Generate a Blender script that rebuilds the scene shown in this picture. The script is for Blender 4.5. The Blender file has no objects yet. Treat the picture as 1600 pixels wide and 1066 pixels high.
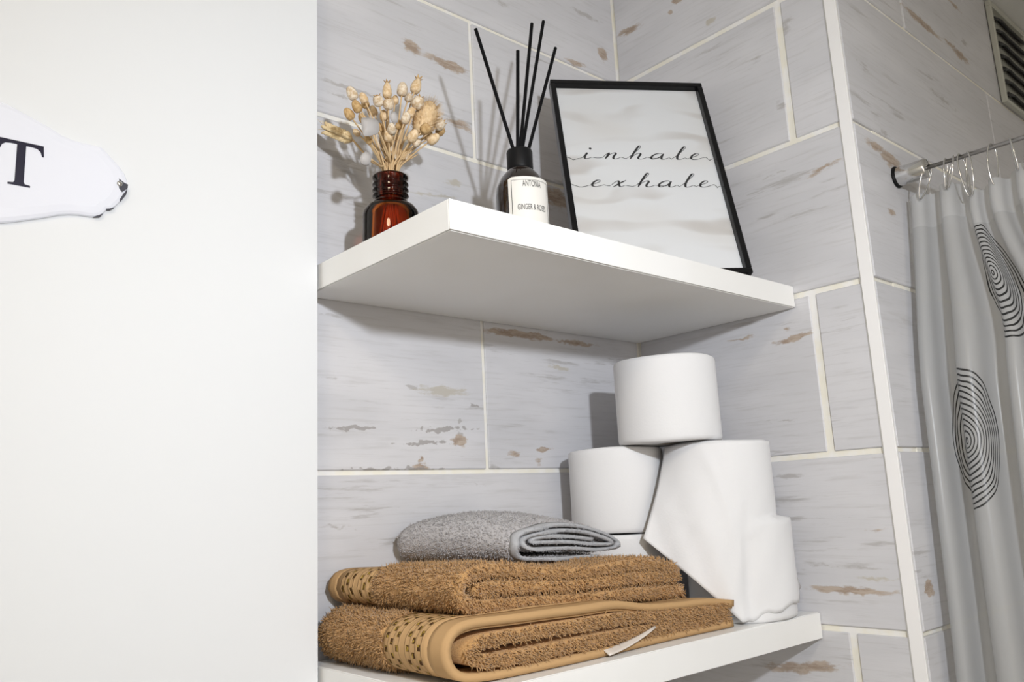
import bpy, bmesh, math, random
import numpy as np
from mathutils import Vector, Matrix

random.seed(7)
rng = np.random.default_rng(7)
sc = bpy.context.scene
COL = sc.collection
U = 0.2                       # one tile row (0.2 m) is the drawing unit; z = 0 is a grout line 1.6 m above the floor
Z0 = 1.6
def W(p): return Vector((p[0]*U, p[1]*U, p[2]*U + Z0))

# ------------------------------------------------------------------ camera
cam_d = bpy.data.cameras.new('camera'); cam = bpy.data.objects.new('camera', cam_d); COL.objects.link(cam)
cam_d.sensor_width = 36; cam_d.lens = 1292.37/1600*36; cam_d.clip_start = 0.01
M = Matrix(((0.752709, -0.093723, -0.651649), (-0.656672, -0.177582, -0.732971), (-0.047025, 0.979633, -0.195213)))
cam.matrix_world = Matrix.Translation(W((-4.70893, -3.88584, -0.21113))) @ M.to_4x4()
sc.camera = cam

# ------------------------------------------------------------------ view, world, lights
sc.view_settings.view_transform = 'Standard'; sc.view_settings.look = 'None'
sc.view_settings.gamma = 1.0; sc.view_settings.use_curve_mapping = False
sc.view_settings.exposure = 0.0
sc.cycles.use_denoising = True; sc.cycles.use_adaptive_sampling = True; sc.cycles.adaptive_threshold = 0.04
sc.cycles.max_bounces = 7; sc.cycles.diffuse_bounces = 4; sc.cycles.glossy_bounces = 3; sc.cycles.transmission_bounces = 4; sc.cycles.transparent_max_bounces = 7
sc.cycles.caustics_reflective = False; sc.cycles.caustics_refractive = False
sc.cycles.sample_clamp_indirect = 6
wd = bpy.data.worlds.new('world'); sc.world = wd; wd.use_nodes = True
wd.node_tree.nodes['Background'].inputs[0].default_value = (1.0, 0.88, 0.74, 1)
wd.node_tree.nodes['Background'].inputs[1].default_value = 0.4
FLASH_W = 31.5
FILL_W = 10.0  # power of the added rear fill
LAMP_E = 29.0
def light(name, kind, loc, energy, color=(1, 1, 1)):
    l = bpy.data.lights.new(name, kind); l.energy = energy; l.color = color
    o = bpy.data.objects.new(name, l); COL.objects.link(o); o.location = loc
    return o
# the photographer's flash head, held a little above and to the right of the camera
fl = light('camera_flash', 'SPOT', W((-4.0, -5.4, 1.42)), FLASH_W, (0.935, 0.98, 1.05)); fl.data.shadow_soft_size = 0.022
fl.data.spot_size = math.radians(100); fl.data.spot_blend = 1.0
fl.rotation_euler = (W((-1.4, -.2, .30))-W((-4.0, -5.4, 1.42))).to_track_quat('-Z', 'Y').to_euler()
# added warm fill at the unseen rear wall, lifting the shelf undersides
wl = light('added_fill_light', 'AREA', W((-4.6, -12.4, -1.2)), FILL_W, (1.0, 0.90, 0.77))
wl.data.shape = 'RECTANGLE'; wl.data.size = 1.3; wl.data.size_y = 1.5
wl.rotation_euler = (math.radians(90), 0, 0)

# ------------------------------------------------------------------ helpers
def tag(o, label=None, cat=None, group=None, kind=None):
    if label: o['label'] = label
    if cat: o['category'] = cat
    if group: o['group'] = group
    if kind: o['kind'] = kind
    return o
def thing(name, base, label, cat, group=None):
    o = bpy.data.objects.new(name, None); COL.objects.link(o); o.location = W(base); o.empty_display_size = .02
    return tag(o, label, cat, group)
def mesh_from(name, V, F, mat, smooth=False, origin=None):
    """V in drawing units (world); origin = metres location the mesh is relative to"""
    V = np.asarray(V, float)
    V = V*U; V[:, 2] += Z0
    if origin is not None: V = V - np.array(origin)
    me = bpy.data.meshes.new(name)
    me.from_pydata([tuple(v) for v in V], [], [tuple(int(i) for i in f) for f in F]); me.update()
    if mat: me.materials.append(mat)
    if smooth: me.polygons.foreach_set('use_smooth', [True]*len(me.polygons))
    return me
def obj(name, geo, mat, parent=None, smooth=False, base=None):
    V, F = geo
    if parent is not None: origin = parent_origin(parent)
    elif base is not None: origin = tuple(W(base))
    else:
        a = np.asarray(V, float); origin = tuple(W(((a[:, 0].min()+a[:, 0].max())/2, (a[:, 1].min()+a[:, 1].max())/2, a[:, 2].min())))
    me = mesh_from(name, V, F, mat, smooth, origin)
    o = bpy.data.objects.new(name, me); COL.objects.link(o)
    if parent is not None: o.parent = parent
    else: o.location = origin
    return o
def parent_origin(p):
    v = Vector((0, 0, 0))
    while p is not None: v = v + p.location; p = p.parent
    return tuple(v)
def join(*gs):
    V = []; F = []; n = 0
    for v, f in gs:
        V.extend([tuple(p) for p in v]); F.extend([[i+n for i in q] for q in f]); n += len(v)
    return V, F
def box(x0, x1, y0, y1, z0, z1):
    V = [(x, y, z) for z in (z0, z1) for y in (y0, y1) for x in (x0, x1)]
    return V, [[0, 2, 3, 1], [4, 5, 7, 6], [0, 1, 5, 4], [2, 6, 7, 3], [0, 4, 6, 2], [1, 3, 7, 5]]
def bevbox(x0, x1, y0, y1, z0, z1, b, seg=2):
    bm = bmesh.new(); V, F = box(x0, x1, y0, y1, z0, z1)
    vs = [bm.verts.new(v) for v in V]
    for f in F: bm.faces.new([vs[i] for i in f])
    bmesh.ops.bevel(bm, geom=list(bm.edges), offset=b, segments=seg, affect='EDGES', profile=.6)
    bm.verts.index_update()
    g = ([tuple(v.co) for v in bm.verts], [[v.index for v in f.verts] for f in bm.faces]); bm.free()
    return g
def lathe(c, prof, n=40, cap0=False, cap1=False):
    V = []; F = []
    for r, z in prof:
        for i in range(n):
            a = 2*math.pi*i/n; V.append((c[0]+r*math.cos(a), c[1]+r*math.sin(a), z))
    for k in range(len(prof)-1):
        for i in range(n):
            j = (i+1) % n; F.append([k*n+i, k*n+j, (k+1)*n+j, (k+1)*n+i])
    if cap0: F.append(list(range(n))[::-1])
    if cap1: F.append([(len(prof)-1)*n+i for i in range(n)])
    return V, F
def tube(pts, rad, n=8, cap=True, closed=False):
    P = [Vector(p) for p in pts]; m = len(P)
    R = rad if hasattr(rad, '__len__') else [rad]*m
    V = []; F = []; prev = None
    for i in range(m):
        if closed: t = P[(i+1) % m]-P[i-1]
        else: t = P[min(i+1, m-1)]-P[max(i-1, 0)]
        t.normalize()
        if prev is None:
            a = Vector((0, 0, 1)) if abs(t.z) < .9 else Vector((1, 0, 0)); x = t.cross(a).normalized()
        else: x = (prev-t*prev.dot(t)).normalized()
        prev = x; y = t.cross(x)
        for k in range(n):
            a = 2*math.pi*k/n; V.append(tuple(P[i]+(x*math.cos(a)+y*math.sin(a))*R[i]))
    for i in range(m if closed else m-1):
        j = (i+1) % m
        for k in range(n):
            l = (k+1) % n; F.append([i*n+k, i*n+l, j*n+l, j*n+k])
    if cap and not closed:
        F.append(list(range(n))[::-1]); F.append([(m-1)*n+k for k in range(n)])
    return V, F
def catmull(pts, n=8, closed=False):
    P = [np.array(p, float) for p in pts]; m = len(P); out = []
    for i in range(m if closed else m-1):
        if closed: p0, p1, p2, p3 = P[i-1], P[i], P[(i+1) % m], P[(i+2) % m]
        else: p0, p1, p2, p3 = P[max(i-1, 0)], P[i], P[i+1], P[min(i+2, m-1)]
        for k in range(n):
            t = k/n
            out.append(.5*((2*p1)+(-p0+p2)*t+(2*p0-5*p1+4*p2-p3)*t*t+(-p0+3*p1-3*p2+p3)*t**3))
    if not closed: out.append(P[-1])
    return out
def ellipsoid(c, rx, rz, axis=(0, 0, 1), nu=10, nv=7, prof=None):
    ax = Vector(axis).normalized(); a = Vector((1, 0, 0)) if abs(ax.x) < .9 else Vector((0, 1, 0))
    x = ax.cross(a).normalized(); y = ax.cross(x); c = Vector(c); V = []; F = []
    for j in range(nv+1):
        t = j/nv; zz = -math.cos(t*math.pi); r = math.sin(t*math.pi)
        if prof: r = prof(t)
        for i in range(nu):
            an = 2*math.pi*i/nu
            V.append(tuple(c+ax*(zz*rz)+(x*math.cos(an)+y*math.sin(an))*max(r, .02)*rx))
    for j in range(nv):
        for i in range(nu):
            k = (i+1) % nu; F.append([j*nu+i, j*nu+k, (j+1)*nu+k, (j+1)*nu+i])
    F.append(list(range(nu))[::-1]); F.append([nv*nu+i for i in range(nu)])
    return V, F
def grid(fn, nu, nv, closed_u=False):
    V = []; F = []
    for j in range(nv+1):
        for i in range(nu if closed_u else nu+1):
            V.append(tuple(fn(i/nu, j/nv)))
    m = nu if closed_u else nu+1
    for j in range(nv):
        for i in range(nu):
            k = (i+1) % m if closed_u else i+1
            F.append([j*m+i, j*m+k, (j+1)*m+k, (j+1)*m+i])
    return V, F

# ------------------------------------------------------------------ materials
def mat(name, color=(.8, .8, .8), rough=.5, metal=0, spec=.5, **kw):
    m = bpy.data.materials.new(name); m.use_nodes = True
    b = m.node_tree.nodes['Principled BSDF']
    b.inputs['Base Color'].default_value = (*color, 1); b.inputs['Roughness'].default_value = rough
    b.inputs['Metallic'].default_value = metal; b.inputs['Specular IOR Level'].default_value = spec
    for k, v in kw.items(): b.inputs[k].default_value = v
    return m
class NT:
    def __init__(s, m): s.t = m.node_tree; s.b = s.t.nodes['Principled BSDF']
    def n(s, typ, **kw):
        o = s.t.nodes.new(typ)
        for k, v in kw.items(): setattr(o, k, v)
        return o
    def l(s, a, b): s.t.links.new(a, b)
    def put(s, sock, v):
        if isinstance(v, bpy.types.NodeSocket): s.l(v, sock)
        elif v is not None: sock.default_value = v
    def m(s, op, a, b=None, c=None, clamp=False):
        o = s.n('ShaderNodeMath', operation=op, use_clamp=clamp)
        for i, v in enumerate((a, b, c)): s.put(o.inputs[i], v)
        return o.outputs[0]
    def v(s, op, a, b=None):
        o = s.n('ShaderNodeVectorMath', operation=op); s.put(o.inputs[0], a); s.put(o.inputs[1], b)
        return o.outputs['Value'] if op in ('LENGTH', 'DOT_PRODUCT', 'DISTANCE') else o.outputs[0]
    def noise(s, vec, scale, detail=3, rough=.55):
        o = s.n('ShaderNodeTexNoise'); s.put(o.inputs['Vector'], vec)
        o.inputs['Scale'].default_value = scale; o.inputs['Detail'].default_value = detail; o.inputs['Roughness'].default_value = rough
        return o.outputs['Fac']
    def ramp(s, x, a, b, lo=0., hi=1.):
        o = s.n('ShaderNodeMapRange', interpolation_type='SMOOTHSTEP'); s.put(o.inputs[0], x)
        for i, v in ((1, a), (2, b), (3, lo), (4, hi)): o.inputs[i].default_value = v
        return o.outputs[0]
    def mix(s, f, a, b):
        o = s.n('ShaderNodeMix', data_type='RGBA'); s.put(o.inputs[0], f)
        for i, v in ((6, a), (7, b)):
            if isinstance(v, tuple): v = (*v, 1) if len(v) == 3 else v
            s.put(o.inputs[i], v)
        return o.outputs[2]
    def bump(s, h, strength=.3, dist=.001):
        o = s.n('ShaderNodeBump'); s.put(o.inputs['Height'], h); o.inputs['Strength'].default_value = strength; o.inputs['Distance'].default_value = dist
        s.l(o.outputs[0], s.b.inputs['Normal']); return o

# whitewashed-board wall tile: grain, streaks and the worn places of the photographed tiles.
# (h, z) unrolls the three walls: h = x - y, so each place exists once
STAINS = [(-0.3958,0.5283,0.017,0.0071,-0.165,0,1),(-0.3363,0.5229,0.0378,0.0064,-0.02,0,1),(-0.4846,0.4423,0.038,0.0028,0.02,1,1),(-0.4978,0.4295,0.0249,0.0024,-0.042,1,0.7),(-0.3251,0.443,0.027,0.0063,-0.078,0,0.8),(-0.3648,0.3374,0.0392,0.0025,0.113,2,0.6),(-0.3366,0.3604,0.0137,0.003,0.075,2,0.8),(-0.0307,0.6449,0.0127,0.0091,-0.622,0,1),(-0.0946,0.6077,0.0211,0.0054,0.139,0,0.9),(-0.0646,0.6993,0.0429,0.004,-0.023,1,0.8),(-0.2383,0.6501,0.0179,0.0041,0.063,1,0.7),(-0.235,0.1745,0.065,0.0043,-0.003,0,1.2),(-0.1318,0.1733,0.0502,0.0027,-0.014,0,0.9),(-0.4071,0.0964,0.0101,0.003,-0.051,1,0.7),(-0.3652,0.0939,0.0363,0.0046,0.013,2,0.9),(-0.3392,0.0601,0.0038,0.0034,1.527,1,1),(-0.3411,0.0358,0.0115,0.0053,0.081,0,1.2),(-0.339,0.0426,0.0035,0.0038,-1.034,1,1),(-0.3966,0.0037,0.0118,0.005,-0.037,0,1),(-0.3964,0.0133,0.0037,0.005,-0.622,0,0.8),(-0.4823,0.0467,0.041,0.0024,-0.009,3,1),(-0.3605,0.049,0.0512,0.0034,0.039,3,0.9),(-0.3884,0.0326,0.049,0.0025,0.021,3,0.9),(-0.4201,0.0024,0.1033,0.0024,-0.004,3,0.8),(-0.2555,0.0212,0.0095,0.0032,-0.078,0,0.8),(-0.208,0.0272,0.0169,0.0029,-0.04,0,0.9),(-0.2143,0.0125,0.009,0.0057,-0.465,0,0.5),(-0.2918,0.0037,0.0103,0.0038,-0.27,1,0.7),(-0.1699,0.1357,0.0209,0.0026,-0.009,2,0.8),(-0.1543,0.38,0.03,0.0106,-0.068,0,1.2),(-0.5057,0.1672,0.0175,0.0018,-0.088,1,0.6),(-0.5119,0.0996,0.0114,0.0021,0.005,1,0.5),(-0.5012,-0.0555,0.0224,0.0016,-0.109,1,0.6),(-0.3,-0.0172,0.0273,0.0019,-0.048,1,0.5),(-0.2099,0.1029,0.0763,0.0013,-0.055,1,0.4),(-0.3168,0.0786,0.0109,0.0019,-0.1,3,1),(0.0314,0.6832,0.0277,0.0048,-0.154,0,1),(0.1092,0.6741,0.0073,0.0035,-0.285,0,0.7),(0.1781,0.6246,0.0083,0.0038,-0.252,2,0.8),(0.1243,0.6859,0.0096,0.004,-0.49,0,1),(0.3128,0.3504,0.0294,0.0041,0.068,0,0.7),(0.2458,0.3637,0.0261,0.0021,0.032,1,0.6),(0.2468,0.1471,0.0308,0.0036,0.111,0,1),(0.1733,0.1612,0.0271,0.0021,-0.008,0,0.6),(0.242,0.1614,0.009,0.0024,-0.009,0,0.6),(0.2829,-0.1561,0.0587,0.0036,-0.031,0,0.9),(0.3139,-0.1428,0.0275,0.0024,-0.056,2,0.6),(0.2627,-0.1294,0.0698,0.0022,-0.031,1,0.5),(0.2242,0.0461,0.0421,0.002,-0.059,1,0.5),(0.2209,-0.023,0.0241,0.0035,-0.057,1,0.7),(0.2125,-0.248,0.0534,0.0059,0.126,0,1),(0.2912,0.5571,0.0177,0.0087,-1.429,1,0.6),(0.2423,0.5359,0.0328,0.009,0.111,1,0.4),(0.2704,0.4534,0.0092,0.0052,-0.975,1,0.7),(0.3179,-0.0889,0.0169,0.0018,0.033,0,0.5),(0.4191,0.3792,0.0286,0.0065,-0.01,0,0.9),(0.4549,0.371,0.0322,0.0095,-0.049,0,1),(0.6368,0.6367,0.0655,0.006,-0.056,0,1),(0.7781,0.6327,0.0343,0.0065,-0.029,0,1),(0.7464,0.6389,0.0378,0.0038,0.035,0,0.7),(0.7908,0.7252,0.0253,0.0048,-0.063,0,0.7),(0.6699,0.5224,0.0675,0.0058,-0.077,1,0.6),(0.4165,0.4852,0.0251,0.0089,-0.211,1,0.5),(0.8094,0.6646,0.0167,0.0067,0.117,1,0.7),(0.3913,-0.1546,0.0128,0.0066,-0.204,0,1.2),(0.4365,0.2965,0.0135,0.0054,0.048,0,0.8),(0.4485,0.4057,0.0202,0.0039,0.055,1,0.7)]
def tile_material():
    m = mat('whitewashed_tile', rough=.45, spec=.35); t = NT(m)
    geo = t.n('ShaderNodeNewGeometry'); sp = t.n('ShaderNodeSeparateXYZ'); t.l(geo.outputs['Position'], sp.inputs[0])
    h = t.m('SUBTRACT', sp.outputs[0], sp.outputs[1]); z = t.m('SUBTRACT', sp.outputs[2], Z0)
    oi = t.n('ShaderNodeObjectInfo'); rnd = t.m('MULTIPLY', oi.outputs['Random'], 9.0)
    def coord(sh, sz):
        c = t.n('ShaderNodeCombineXYZ'); t.l(t.m('MULTIPLY', h, sh), c.inputs[0]); t.l(t.m('MULTIPLY', z, sz), c.inputs[1]); t.l(rnd, c.inputs[2])
        return c.outputs[0]
    grain = t.noise(coord(14, 260), 1.0, 4, .65)
    fine = t.noise(coord(60, 700), 1.0, 2, .6)
    cloud = t.noise(coord(5, 16), 1.0, 3)
    streak = t.noise(coord(9, 85), 1.0, 5, .62)
    patchy = t.noise(coord(3.2, 11), 1.0, 2)
    col = t.mix(t.ramp(cloud, .35, .7), (.592, .590, .612), (.655, .651, .672))
    col = t.mix(t.m('MULTIPLY', t.ramp(grain, .48, .74), .42), col, (.47, .46, .46))
    gs = t.m('MULTIPLY', t.ramp(streak, .57, .68), t.ramp(patchy, .46, .62))
    col = t.mix(t.m('MULTIPLY', gs, .62), col, (.36, .345, .335))
    # worn places
    hz = t.n('ShaderNodeCombineXYZ'); t.l(h, hz.inputs[0]); t.l(z, hz.inputs[1])
    wob = t.n('ShaderNodeTexNoise'); t.l(hz.outputs[0], wob.inputs['Vector']); wob.inputs['Scale'].default_value = 70; wob.inputs['Detail'].default_value = 3
    wv = t.v('MULTIPLY', t.v('SUBTRACT', wob.outputs['Color'], (.5, .5, .5)), (.022, .011, 0))
    hz = t.v('ADD', hz.outputs[0], wv)
    rag = t.noise(coord(45, 190), 1.0, 5, .72)
    spk = t.noise(coord(130, 230), 1.0, 2, .5)
    acc = {0: None, 1: None, 2: None, 3: None}
    for (ch, cz, a, b, ang, k, s) in STAINS:
        mp = t.n('ShaderNodeMapping', vector_type='TEXTURE')
        mp.inputs['Location'].default_value = (ch, cz, 0); mp.inputs['Rotation'].default_value = (0, 0, ang)
        mp.inputs['Scale'].default_value = (a*1.35, b*1.7, 1); t.l(hz, mp.inputs['Vector'])
        q = t.m('MULTIPLY', t.m('SUBTRACT', 1.0, t.v('LENGTH', mp.outputs[0]), clamp=True), s)
        acc[k] = q if acc[k] is None else t.m('MAXIMUM', acc[k], q)
    def stain(k, tex, lo, hi, amt):
        f = t.m('ADD', acc[k], t.m('MULTIPLY', t.m('SUBTRACT', tex, .5), 1.5))
        return t.m('MULTIPLY', t.m('MULTIPLY', t.ramp(f, lo, hi), amt), t.ramp(acc[k], 0., .12))
    brown = t.mix(t.ramp(rag, .4, .62), (.30, .21, .14), (.46, .37, .29))
    col = t.mix(stain(1, rag, .22, .6, .62), col, (.36, .34, .325))
    col = t.mix(stain(2, rag, .12, .5, .72), col, (.48, .44, .36))
    col = t.mix(stain(0, rag, .2, .55, .85), col, brown)
    col = t.mix(stain(3, spk, .42, .6, .75), col, (.30, .28, .27))
    t.l(col, t.b.inputs['Base Color'])
    t.bump(t.m('ADD', grain, t.m('MULTIPLY', fine, .5)), .22, .0006)
    return m
TILE = tile_material()
def plaster(name, color, rough=.6):
    m = mat(name, color, rough, spec=.25); t = NT(m)
    tc = t.n('ShaderNodeNewGeometry')
    t.bump(t.noise(tc.outputs['Position'], 90, 4), .06, .001)
    return m
WHITE_WALL = plaster('white_painted_wall', (.765, .782, .80))
CEIL = plaster('ceiling_paint', (.85, .85, .82))
FLOOR = plaster('pale_floor', (.66, .65, .63), .4)
GROUT_m = mat('cream_grout', (.82, .80, .71), .9, spec=.1)
tg = NT(GROUT_m); gg = tg.n('ShaderNodeNewGeometry')
nz = tg.noise(gg.outputs['Position'], 30, 3); tg.l(tg.mix(tg.ramp(nz, .4, .65), (.83, .80, .70), (.85, .84, .82)), tg.b.inputs['Base Color'])
def shelf_mat():
    m = mat('white_laminate', (.86, .86, .85), .38, spec=.4); t = NT(m); g = t.n('ShaderNodeNewGeometry')
    t.l(t.mix(t.ramp(t.noise(g.outputs['Position'], 7, 2), .4, .6), (.85, .845, .825), (.87, .868, .855)), t.b.inputs['Base Color'])
    return m
LAM = shelf_mat()
SEAM = mat('seam_grey', (.55, .54, .52), .6)
PVC = mat('white_pvc_trim', (.87, .86, .855), .35)
CHROME = mat('chrome', (.72, .72, .72), .12, 1.0)
CHROME2 = mat('dull_rod_steel', (.42, .41, .40), .3, 1.0)

# ------------------------------------------------------------------ the room shell
wB = 1.79; XL = -2.71; ZF = -8.0; ZC = 4.0; PIER = -.185
XW = -9.0; YR = -12.5; XE = 4.25
def struct(name, geo, m, parent=None):
    o = obj(name, geo, m, parent); o['kind'] = 'structure' if parent is None else o.get('kind', 'structure')
    return o
struct('floor', box(XW-.3, XE+.3, YR-.3, .5, ZF-.3, ZF), FLOOR)
struct('ceiling', box(XW-.3, XE+.3, YR-.3, .5, ZC, ZC+.3), CEIL)
wa = struct('wall_back', box(XL-.02, 0.3, .012, .5, ZF, ZC), GROUT_m)
wb = struct('wall_right', box(.012, .3, -wB+.02, .012, ZF, ZC), GROUT_m)
wc = struct('wall_shower', box(.3, XE, -wB+.012, -wB+.3, ZF, ZC), GROUT_m)
struct('wall_front_left', box(XW, XL-.02, PIER, .5, ZF, ZC), WHITE_WALL)
struct('wall_left', box(XW-.3, XW, YR, .5, ZF, ZC), WHITE_WALL)
struct('wall_shower_end', box(XE, XE+.3, YR, -wB+.3, ZF, ZC), WHITE_WALL)
wx0, wx1, wz0, wz1 = -8.0, -1.2, -5.0, 2.6
struct('wall_rear', join(box(XW, wx0, YR-.3, YR, ZF, ZC), box(wx1, XE, YR-.3, YR, ZF, ZC),
                         box(wx0, wx1, YR-.3, YR, ZF, wz0), box(wx0, wx1, YR-.3, YR, wz1, ZC)), WHITE_WALL)
added_win = struct('added_window_1', join(box(wx0, wx0+.2, YR-.25, YR-.1, wz0, wz1), box(wx1-.2, wx1, YR-.25, YR-.1, wz0, wz1),
                              box(wx0+.2, wx1-.2, YR-.25, YR-.1, wz0, wz0+.2), box(wx0+.2, wx1-.2, YR-.25, YR-.1, wz1-.2, wz1)), PVC)  # invented frame and pane, added around the rear fill light
GLASSM = mat('added_window_glass', (1, 1, 1), .02, **{'Transmission Weight': 1.0, 'IOR': 1.05})
pn = obj('pane', box(wx0+.2, wx1-.2, YR-.19, YR-.17, wz0+.2, wz1-.2), GLASSM, added_win)

# tiles: every one an object, alike sizes share a mesh
TILE_MESH = {}
GAP = {'A': (.013, .013), 'B': (.023, .017)}
def tile_mesh(wdt, ht, axis):
    key = (round(wdt, 3), round(ht, 3), axis)
    if key not in TILE_MESH:
        gv_, gh_ = GAP[axis]; g = bevbox(-wdt/2+gv_, wdt/2-gv_, -.05, 0, -ht/2+gh_, ht/2-gh_, .006, 1)
        V = np.array(g[0])
        if axis == 'A': V[:, 1] = -V[:, 1]            # body behind the face (towards +y)
        else: V = np.stack([-V[:, 1], V[:, 0], V[:, 2]], 1)                                    # body towards +x
        F = g[1] if axis != 'A' else [f[::-1] for f in g[1]]
        me = bpy.data.meshes.new('tile'); me.from_pydata([tuple(v*U) for v in V], [], F); me.materials.append(TILE); me.update()
        TILE_MESH[key] = me
    return TILE_MESH[key]
def put_tile(parent, a0, a1, z0, z1, axis, plane):
    if a1-a0 < .05: return
    o = bpy.data.objects.new('tile', tile_mesh(a1-a0, z1-z0, axis)); COL.objects.link(o); o.parent = parent
    j = random.uniform(-.004, .004)
    c = ((a0+a1)/2, plane+j, (z0+z1)/2) if axis == 'A' else (plane+j, (a0+a1)/2, (z0+z1)/2)
    o.location = W(c)-Vector(parent_origin(parent))
def row_tiles(parent, lo, hi, joints, k, axis, plane):
    e = [lo]+[j for j in sorted(joints) if lo+.02 < j < hi-.02]+[hi]
    for a, b in zip(e, e[1:]): put_tile(parent, a, b, k, k+1, axis, plane)
for k in range(-8, 4):
    even = k % 2 == 0
    row_tiles(wa, XL, -.004, [-1.496] if even else [-2.99], k, 'A', 0)
    row_tiles(wb, -wB+.05, .012, [-1.40] if even else [], k, 'B', 0)
    row_tiles(wc, .02, XE, [2.586] if even else [1.055, 4.1], k, 'A', -wB)
# white corner profile
tr = struct('trim_1', bevbox(-.010, .008, -wB-.006, -wB+.068, ZF, ZC, .003, 2), PVC)
obj('gap_line', box(-.004, .004, -wB+.068, -wB+.076, ZF, ZC), SEAM, tr)  # grey strip along the gap between trim and tiles

# ------------------------------------------------------------------ ceiling lamp (behind the camera)
cl = thing('ceiling_lamp', (-6.9, -5.0, ZC-.3), 'round white ceiling lamp on the ceiling at the left of the room', 'lamp')
obj('lamp_base', lathe((-6.9, -5.0), [(.75, ZC), (.8, ZC-.06), (.8, ZC-.12)], 40, True, False), PVC, cl, True)
EM = mat('lamp_diffuser', (.9, .9, .88), .5, **{'Emission Color': (1, .86, .66, 1), 'Emission Strength': LAMP_E})
obj('diffuser', lathe((-6.9, -5.0), [(.76, ZC-.12), (.72, ZC-.2), (.5, ZC-.27), (.2, ZC-.295), (.01, ZC-.3)], 40, False, True), EM, cl, True)

# ------------------------------------------------------------------ shelves
def shelf(zt, zb, d, label):
    s = thing('wall_shelf', ((XL)/2, -d/2, zb), label, 'shelf', 'white floating shelves')
    obj('board', bevbox(XL+.010, -.006, -d+.010, -.006, zb+.0, zt, .003, 1), LAM, s)
    obj('front_edge_band', bevbox(XL, -.006, -d, -d+.008, zb+.003, zt-.002, .003, 2), LAM, s)
    obj('side_edge_band', bevbox(XL, XL+.008, -d+.010, -.006, zb+.003, zt-.002, .003, 2), LAM, s)
    return s
ZT, ZB, D1 = 1.0633, .9245, 1.2856
ZT2, ZB2, D2 = -.9137, -1.062, 1.2147
shelf(ZT, ZB, D1, 'upper white floating shelf holding the picture frame and the two bottles')
shelf(ZT2, ZB2, D2, 'lower white floating shelf holding towels and toilet rolls')

# ------------------------------------------------------------------ picture frame
FB = np.array([-.889, -.979, ZT+.004]); YAW, LEAN, FW, FH = -.585, .317, 1.057, 1.571
fs = np.array([math.cos(YAW), math.sin(YAW), 0]); fn = np.array([-math.sin(YAW), math.cos(YAW), 0])
fu = np.array([0, 0, 1])*math.cos(LEAN)+fn*math.sin(LEAN); fd = np.cross(fu, fs); fd = fd/np.linalg.norm(fd)   # fd towards the viewer?
if fd @ np.array([-.65, -.73, -.2]) < 0: fd = -fd
def FP(s, t, d=0.): return tuple(FB+fs*s+fu*t+fd*d)          # s from centre, t up from the bottom, d towards the viewer
def fbox(s0, s1, t0, t1, d0, d1):
    V, F = box(s0, s1, t0, t1, d0, d1); return [FP(*v) for v in V], F
def fbev(s0, s1, t0, t1, d0, d1, b):
    V, F = bevbox(s0, s1, t0, t1, d0, d1, b, 2); return [FP(*v) for v in V], F
BLK = mat('black_gloss_frame', (.006, .006, .007), .2, spec=.22)
pf = thing('picture_frame', tuple(FB), 'thin black picture frame with cursive print, leaning back on upper shelf', 'picture frame')
e = .036; th = .07
for g in ((-FW/2, FW/2, FH-e, FH), (-FW/2, FW/2, 0, e), (-FW/2, -FW/2+e, e, FH-e), (FW/2-e, FW/2, e, FH-e)):
    obj('frame_bar', fbev(g[0], g[1], g[2], g[3], -.03, .04, .008), BLK, pf)
obj('backing_board', fbox(-FW/2+.02, FW/2-.02, .02, FH-.02, -.03, -.012), mat('brown_backing', (.22, .15, .10), .8), pf)
def print_mat():
    m = mat('marbled_print', rough=.55, spec=.2); t = NT(m)
    tc = t.n('ShaderNodeUVMap'); mp = t.n('ShaderNodeMapping'); t.l(tc.outputs[0], mp.inputs[0]); mp.inputs['Scale'].default_value = (1.0, 1.0, 1)
    w1 = t.noise(t.v('MULTIPLY', tc.outputs[0], (1.1, 2.6, 1)), 1.4, 2)
    sp = t.n('ShaderNodeSeparateXYZ'); t.l(tc.outputs[0], sp.inputs[0])
    y = t.m('ADD', sp.outputs[1], t.m('MULTIPLY', w1, .42))
    wv = t.noise(t.v('MULTIPLY', tc.outputs[0], (.8, 1.5, 1)), 2.1, 2)
    wave = t.m('SINE', t.m('MULTIPLY', y, 44.0))
    soft = t.m('MULTIPLY', t.ramp(wave, .1, 1.), t.ramp(wv, .42, .62))
    big = t.ramp(t.noise(t.v('MULTIPLY', tc.outputs[0], (1., 2.2, 1)), 1.7, 1), .42, .68)
    col = t.mix(t.m('MULTIPLY', big, .55), (.84, .85, .86), (.76, .735, .70))
    col = t.mix(t.m('MULTIPLY', soft, .8), col, (.60, .565, .53))
    t.l(col, t.b.inputs['Base Color'])
    return m
V, F = fbox(-FW/2+e-.006, FW/2-e+.006, e-.006, FH-e+.006, -.012, -.006)
pr = obj('print', (V, F), print_mat(), pf)
uvl = pr.data.uv_layers.new(name='UVMap')
for lp in pr.data.loops:
    p = np.array(V[lp.vertex_index])-FB; uvl.data[lp.index].uv = (float(p@fs)/FH+.34, float(p@fu)/FH)
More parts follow.
